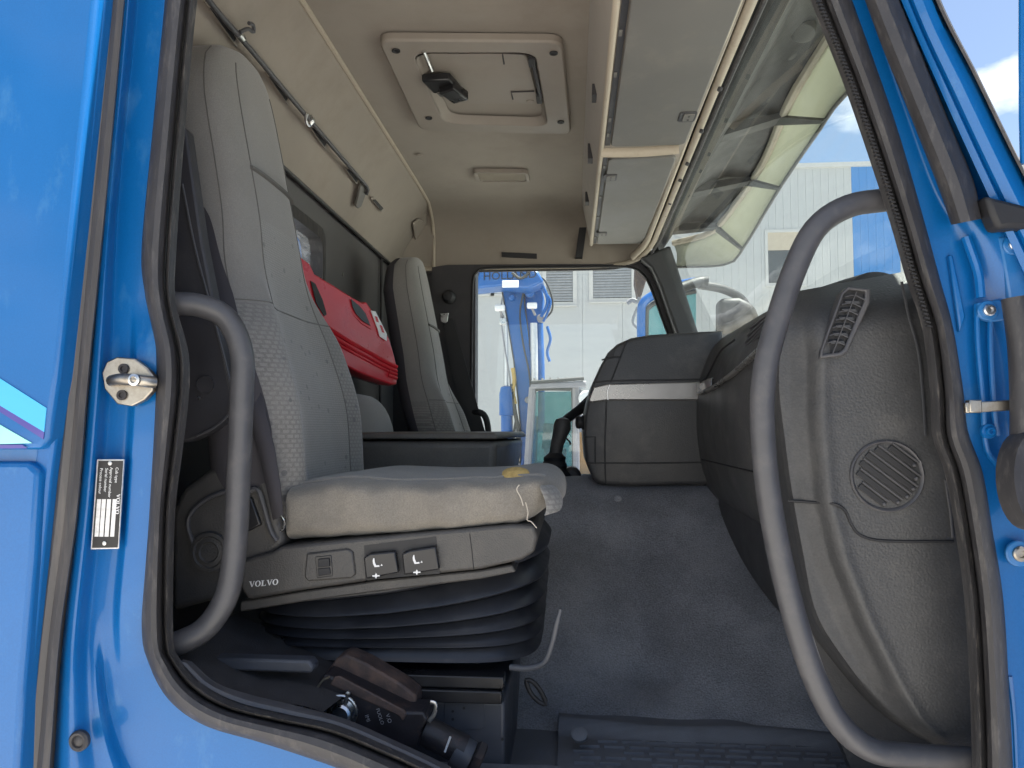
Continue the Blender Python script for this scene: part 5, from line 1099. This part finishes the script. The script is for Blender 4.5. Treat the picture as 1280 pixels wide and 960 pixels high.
q = MB(); q.lathe(e(633.5, 600, -.05), (0, 0, 1), [(.09, 0), (.09, .95), (.115, .96), (.115, 1.28), (.09, 1.38), (.04, 1.40)], 16); build(q, 'cylinder', 'excavator_blue', ex)
for pts, r in (([(676, 352), (684, 372), (683, 384), (676, 396)], .025), ([(669, 345), (678, 362), (688, 376), (684, 392), (679, 402)], .018), ([(645, 560), (648, 540), (643, 510), (640, 480)], .03), ([(684, 408), (688, 424), (684, 440), (687, 452)], .022)):
    q = MB(); q.tube([e(a, b, -.1) for a, b in pts], r, 6, samples=20); build(q, 'hose', 'machine_dark' if pts[0][0] == 645 else 'excavator_blue', ex)
for px, py in ((625, 385), (665, 382)):
    q = MB(); q.obox(e(px, py, -.12), (.075, 0, 0), (0, .05, 0), (0, 0, .045)); lm_ = build(q, 'work_lamp', 'white', ex, bevel=.02)
    q = MB(); q.tube([e(px, py + 3, -.1), e(px + 4, py + 12, -.05)], .02, 6); build(q, 'lamp_arm', 'excavator_grey', lm_)
q = MB(); q.obox(e(629, 402, -.05), (.05, 0, 0), (0, .05, 0), (0, 0, .05)); build(q, 'rod_eye', 'zinc', ex, bevel=.01)
q = MB(); q.obox(e(638, 355, -.53), (.12, 0, 0), (0, .02, 0), (0, 0, .05)); build(q, 'pin_cover', 'white', ex, bevel=.01)
q = MB(); q.tube([e(641, 460, -.1), e(643, 475, -.1), e(641, 490, -.1), e(644, 505, -.1)], .03, 6, samples=10); build(q, 'valve_block', 'ochre', ex)
for px, py, r in ((640, 372, .05), (662, 366, .07), (676, 398, .06), (634, 486, .05), (660, 500, .05)):
    q = MB(); q.lathe(e(px, py, -.04), (0, -1, 0), [(r, -.1), (r, .03), (r * .7, .05), (.0001, .05)], 14); build(q, 'pivot_pin', 'excavator_grey' if py > 380 else 'excavator_blue', ex)
for pts, r, mt in (([(655, 362), (650, 392), (654, 430), (662, 470), (664, 520)], .014, 'machine_dark'), ([(628, 372), (626, 392), (630, 430), (638, 478), (640, 530)], .012, 'excavator_grey'), ([(672, 344), (682, 352), (690, 372), (690, 388), (682, 398)], .014, 'machine_dark'), ([(646, 520), (642, 548), (646, 572)], .02, 'machine_dark')):
    q = MB(); q.tube([e(a, b, -.08) for a, b in pts], r, 6, samples=24); build(q, 'hose', mt, ex)
q = MB(); q.prism([e(a, b, -.02) for a, b in [(651, 540), (671, 540), (670, 556), (651, 556)]], (0, .02, 0)); build(q, 'boom_plate', 'excavator_blue', ex, bevel=.01)
q = MB(); q.tube([e(668, 492, -.62), e(672, 487, -.62), e(712, 487, -.62), e(716, 492, -.62), e(717, 596, -.62)], .022, 6, samples=40); build(q, 'door_frame', 'machine_dark', ex)
q = MB(); q.tube([e(694, 600, -.2), e(694, 575, -.2), e(700, 560, -.25)], .02, 6, samples=10); build(q, 'joystick', 'machine_dark', ex)
# excavator cab: posts, roof, panes
cab_e = [(656, 610), (660, 560), (664, 500), (668, 484), (735, 484), (742, 500), (744, 560), (746, 620)]
def post(a, b, r=.05, d=0): 
    q = MB(); q.tube([e(*a, d), e(*b, d)], r, 8); return q
for a, b, d in (((657, 625), (666, 484), -.6), ((720, 610), (719, 484), -.6), ((665, 600), (672, 487), .6), ((726, 600), (724, 487), .6)):
    build(post(a, b, .055 if d < 0 else .045, d), 'cab_post', 'excavator_grey', ex)
q = MB(); q.hexa([e(662, 486, -.72), e(733, 484, -.72), e(733, 486, .7), e(664, 488, .7), e(664, 479, -.72), e(733, 476, -.72), e(730, 479, .7), e(667, 481, .7)]); build(q, 'cab_roof', 'excavator_grey', ex, bevel=.02)
for k in range(7):
    q = MB(); x = lerp(668, 728, k / 6); q.tube([e(x, 479, -.7), e(x, 474, -.2), e(x, 473, .6)], .018, 6); build(q, 'guard_bar', 'machine_dark', ex)
q = MB(); q.tube([e(664, 478, -.72), e(730, 473, -.72)], .025, 6); build(q, 'guard_bar', 'machine_dark', ex)
q = MB(); q.prism([e(a, b, -.6) for a, b in [(664, 600), (670, 490), (716, 489), (717, 600)]], (0, .02, 0)); build(q, 'pane', 'machine_glass', ex)
q = MB(); q.prism([e(a, b, .6) for a, b in [(668, 600), (673, 490), (722, 489), (724, 600)]], (0, .02, 0)); build(q, 'pane', 'machine_glass', ex)
q = MB(); q.box((e(680, 560).x, YE - .2, e(680, 600).z - .3), (e(708, 560).x, YE + .3, e(680, 560).z)); q.tube([e(690, 562), e(693, 530)], .16, 10); build(q, 'operator_seat', 'machine_dark', ex)
q = MB(); q.lathe(e(733, 498, -.75), (0, -1, 0), [(.07, -.1), (.11, -.05), (.11, .02), (.09, .05), (.0001, .055)], 18); build(q, 'cab_mirror', 'white', ex)
q = MB(); q.prism([e(a, b, .3) for a, b in [(590, 560), (625, 556), (625, 640), (590, 640)]], (0, .6, 0)); build(q, 'counter_deck', 'excavator_grey', ex, bevel=.03)
q = MB(); q.box((e(600, 500).x, YE - .9, -1.5), (e(790, 500).x, YE + 1.2, -.72)); build(q, 'upper_carriage', 'excavator_blue', ex, bevel=.05)
q = MB(); q.box((e(560, 500).x, YE - 1.0, -2.0), (e(800, 500).x, YE - .5, -1.5)); q.box((e(560, 500).x, YE + .5, -2.0), (e(800, 500).x, YE + 1.0, -1.5)); build(q, 'track', 'machine_dark', ex, bevel=.15, seg=4)
q = MB(); q.box((e(722, 500).x, YE - .55, e(722, 600).z), (e(738, 500).x, YE - .4, e(722, 540).z)); build(q, 'side_board', 'timber', ex)
for pts in ([(652, 600), (653, 578), (656, 573), (659, 578), (659, 600)],):
    q = MB(); q.tube([e(a, b, -.3) for a, b in pts], .018, 6, samples=16); build(q, 'hand_rail', 'excavator_blue', ex)
# clutter: pipes behind, left of the excavator
pl_ = thing('pipe_stack', 'low stack of grey pipes on the ground left of the excavator', 'pipes', ((600 - 715) * .02, 16, -2.0))
for k in range(7):
    q = MB(); z = -1.9 + (k // 3) * .25 + .0; q.tube([(-4.5, 16 + (k % 3) * .26, z + 1.0), (-.3, 16 + (k % 3) * .26, z + 1.0)], .12, 10); build(q, 'pipe', 'liner_trim' if k % 2 else 'excavator_grey', pl_)
q = MB(); q.box((-4.3, 15.85, -2.0), (-.5, 16.7, -1.02)); build(q, 'stack_base', 'machine_dark', pl_)
# blue machine on the right of the far window with a rusty grapple above
bmn = thing('parked_machine', 'blue machine cab corner with window, right edge of the far window', 'machine', (at(815, 400, 8).x + .5, 8.5, -2.0))
q = MB(); q.tube([at(802, 470, 8), at(802, 392, 8), at(805, 378, 8), at(815, 370, 8), at(832, 360, 8), at(870, 352, 8)], .055, 8, samples=40); build(q, 'cab_frame', 'excavator_blue', bmn)
q = MB(); q.tube([at(808, 470, 8), at(808, 396, 8), at(811, 385, 8), at(820, 378, 8), at(840, 370, 8), at(870, 364, 8)], .03, 8, samples=40); build(q, 'pane_seal', 'machine_dark', bmn)
q = MB(); q.prism([at(a, b, 8.02) for a, b in [(807, 480), (807, 392), (820, 378), (870, 362), (870, 480)]], (0, .02, 0)); build(q, 'pane', 'machine_glass', bmn)
q = MB(); x0 = at(803, 450, 8).x; q.box((x0, 7.95, -1.5), (x0 + 1.6, 9.4, at(803, 470, 8).z)); build(q, 'cab_body', 'excavator_blue', bmn, bevel=.04)
q = MB(); q.box((x0 + .1, 8.0, -2.0), (x0 + 1.5, 9.3, -1.5)); build(q, 'under_carriage', 'machine_dark', bmn)
gp = thing('grapple', 'rusty grapple claw hanging beside the hall window', 'grapple', at(800, 360, 9))
q = MB(); q.prism([at(a, b, 9) for a, b in [(795, 326), (806, 326), (808, 350), (802, 370), (798, 371), (794, 352)]], (0, .3, 0)); build(q, 'claw', 'rust', gp, bevel=.03)
q = MB(); q.tube([at(784, 379, 8.9), at(790, 375, 8.9), at(797, 377, 8.9), at(800, 372, 8.9)], .03, 6, samples=12); q.tube([at(797, 384, 8.9), at(791, 402, 8.9), at(799, 412, 8.9)], .02, 6, samples=12); build(q, 'chain', 'excavator_grey', gp)
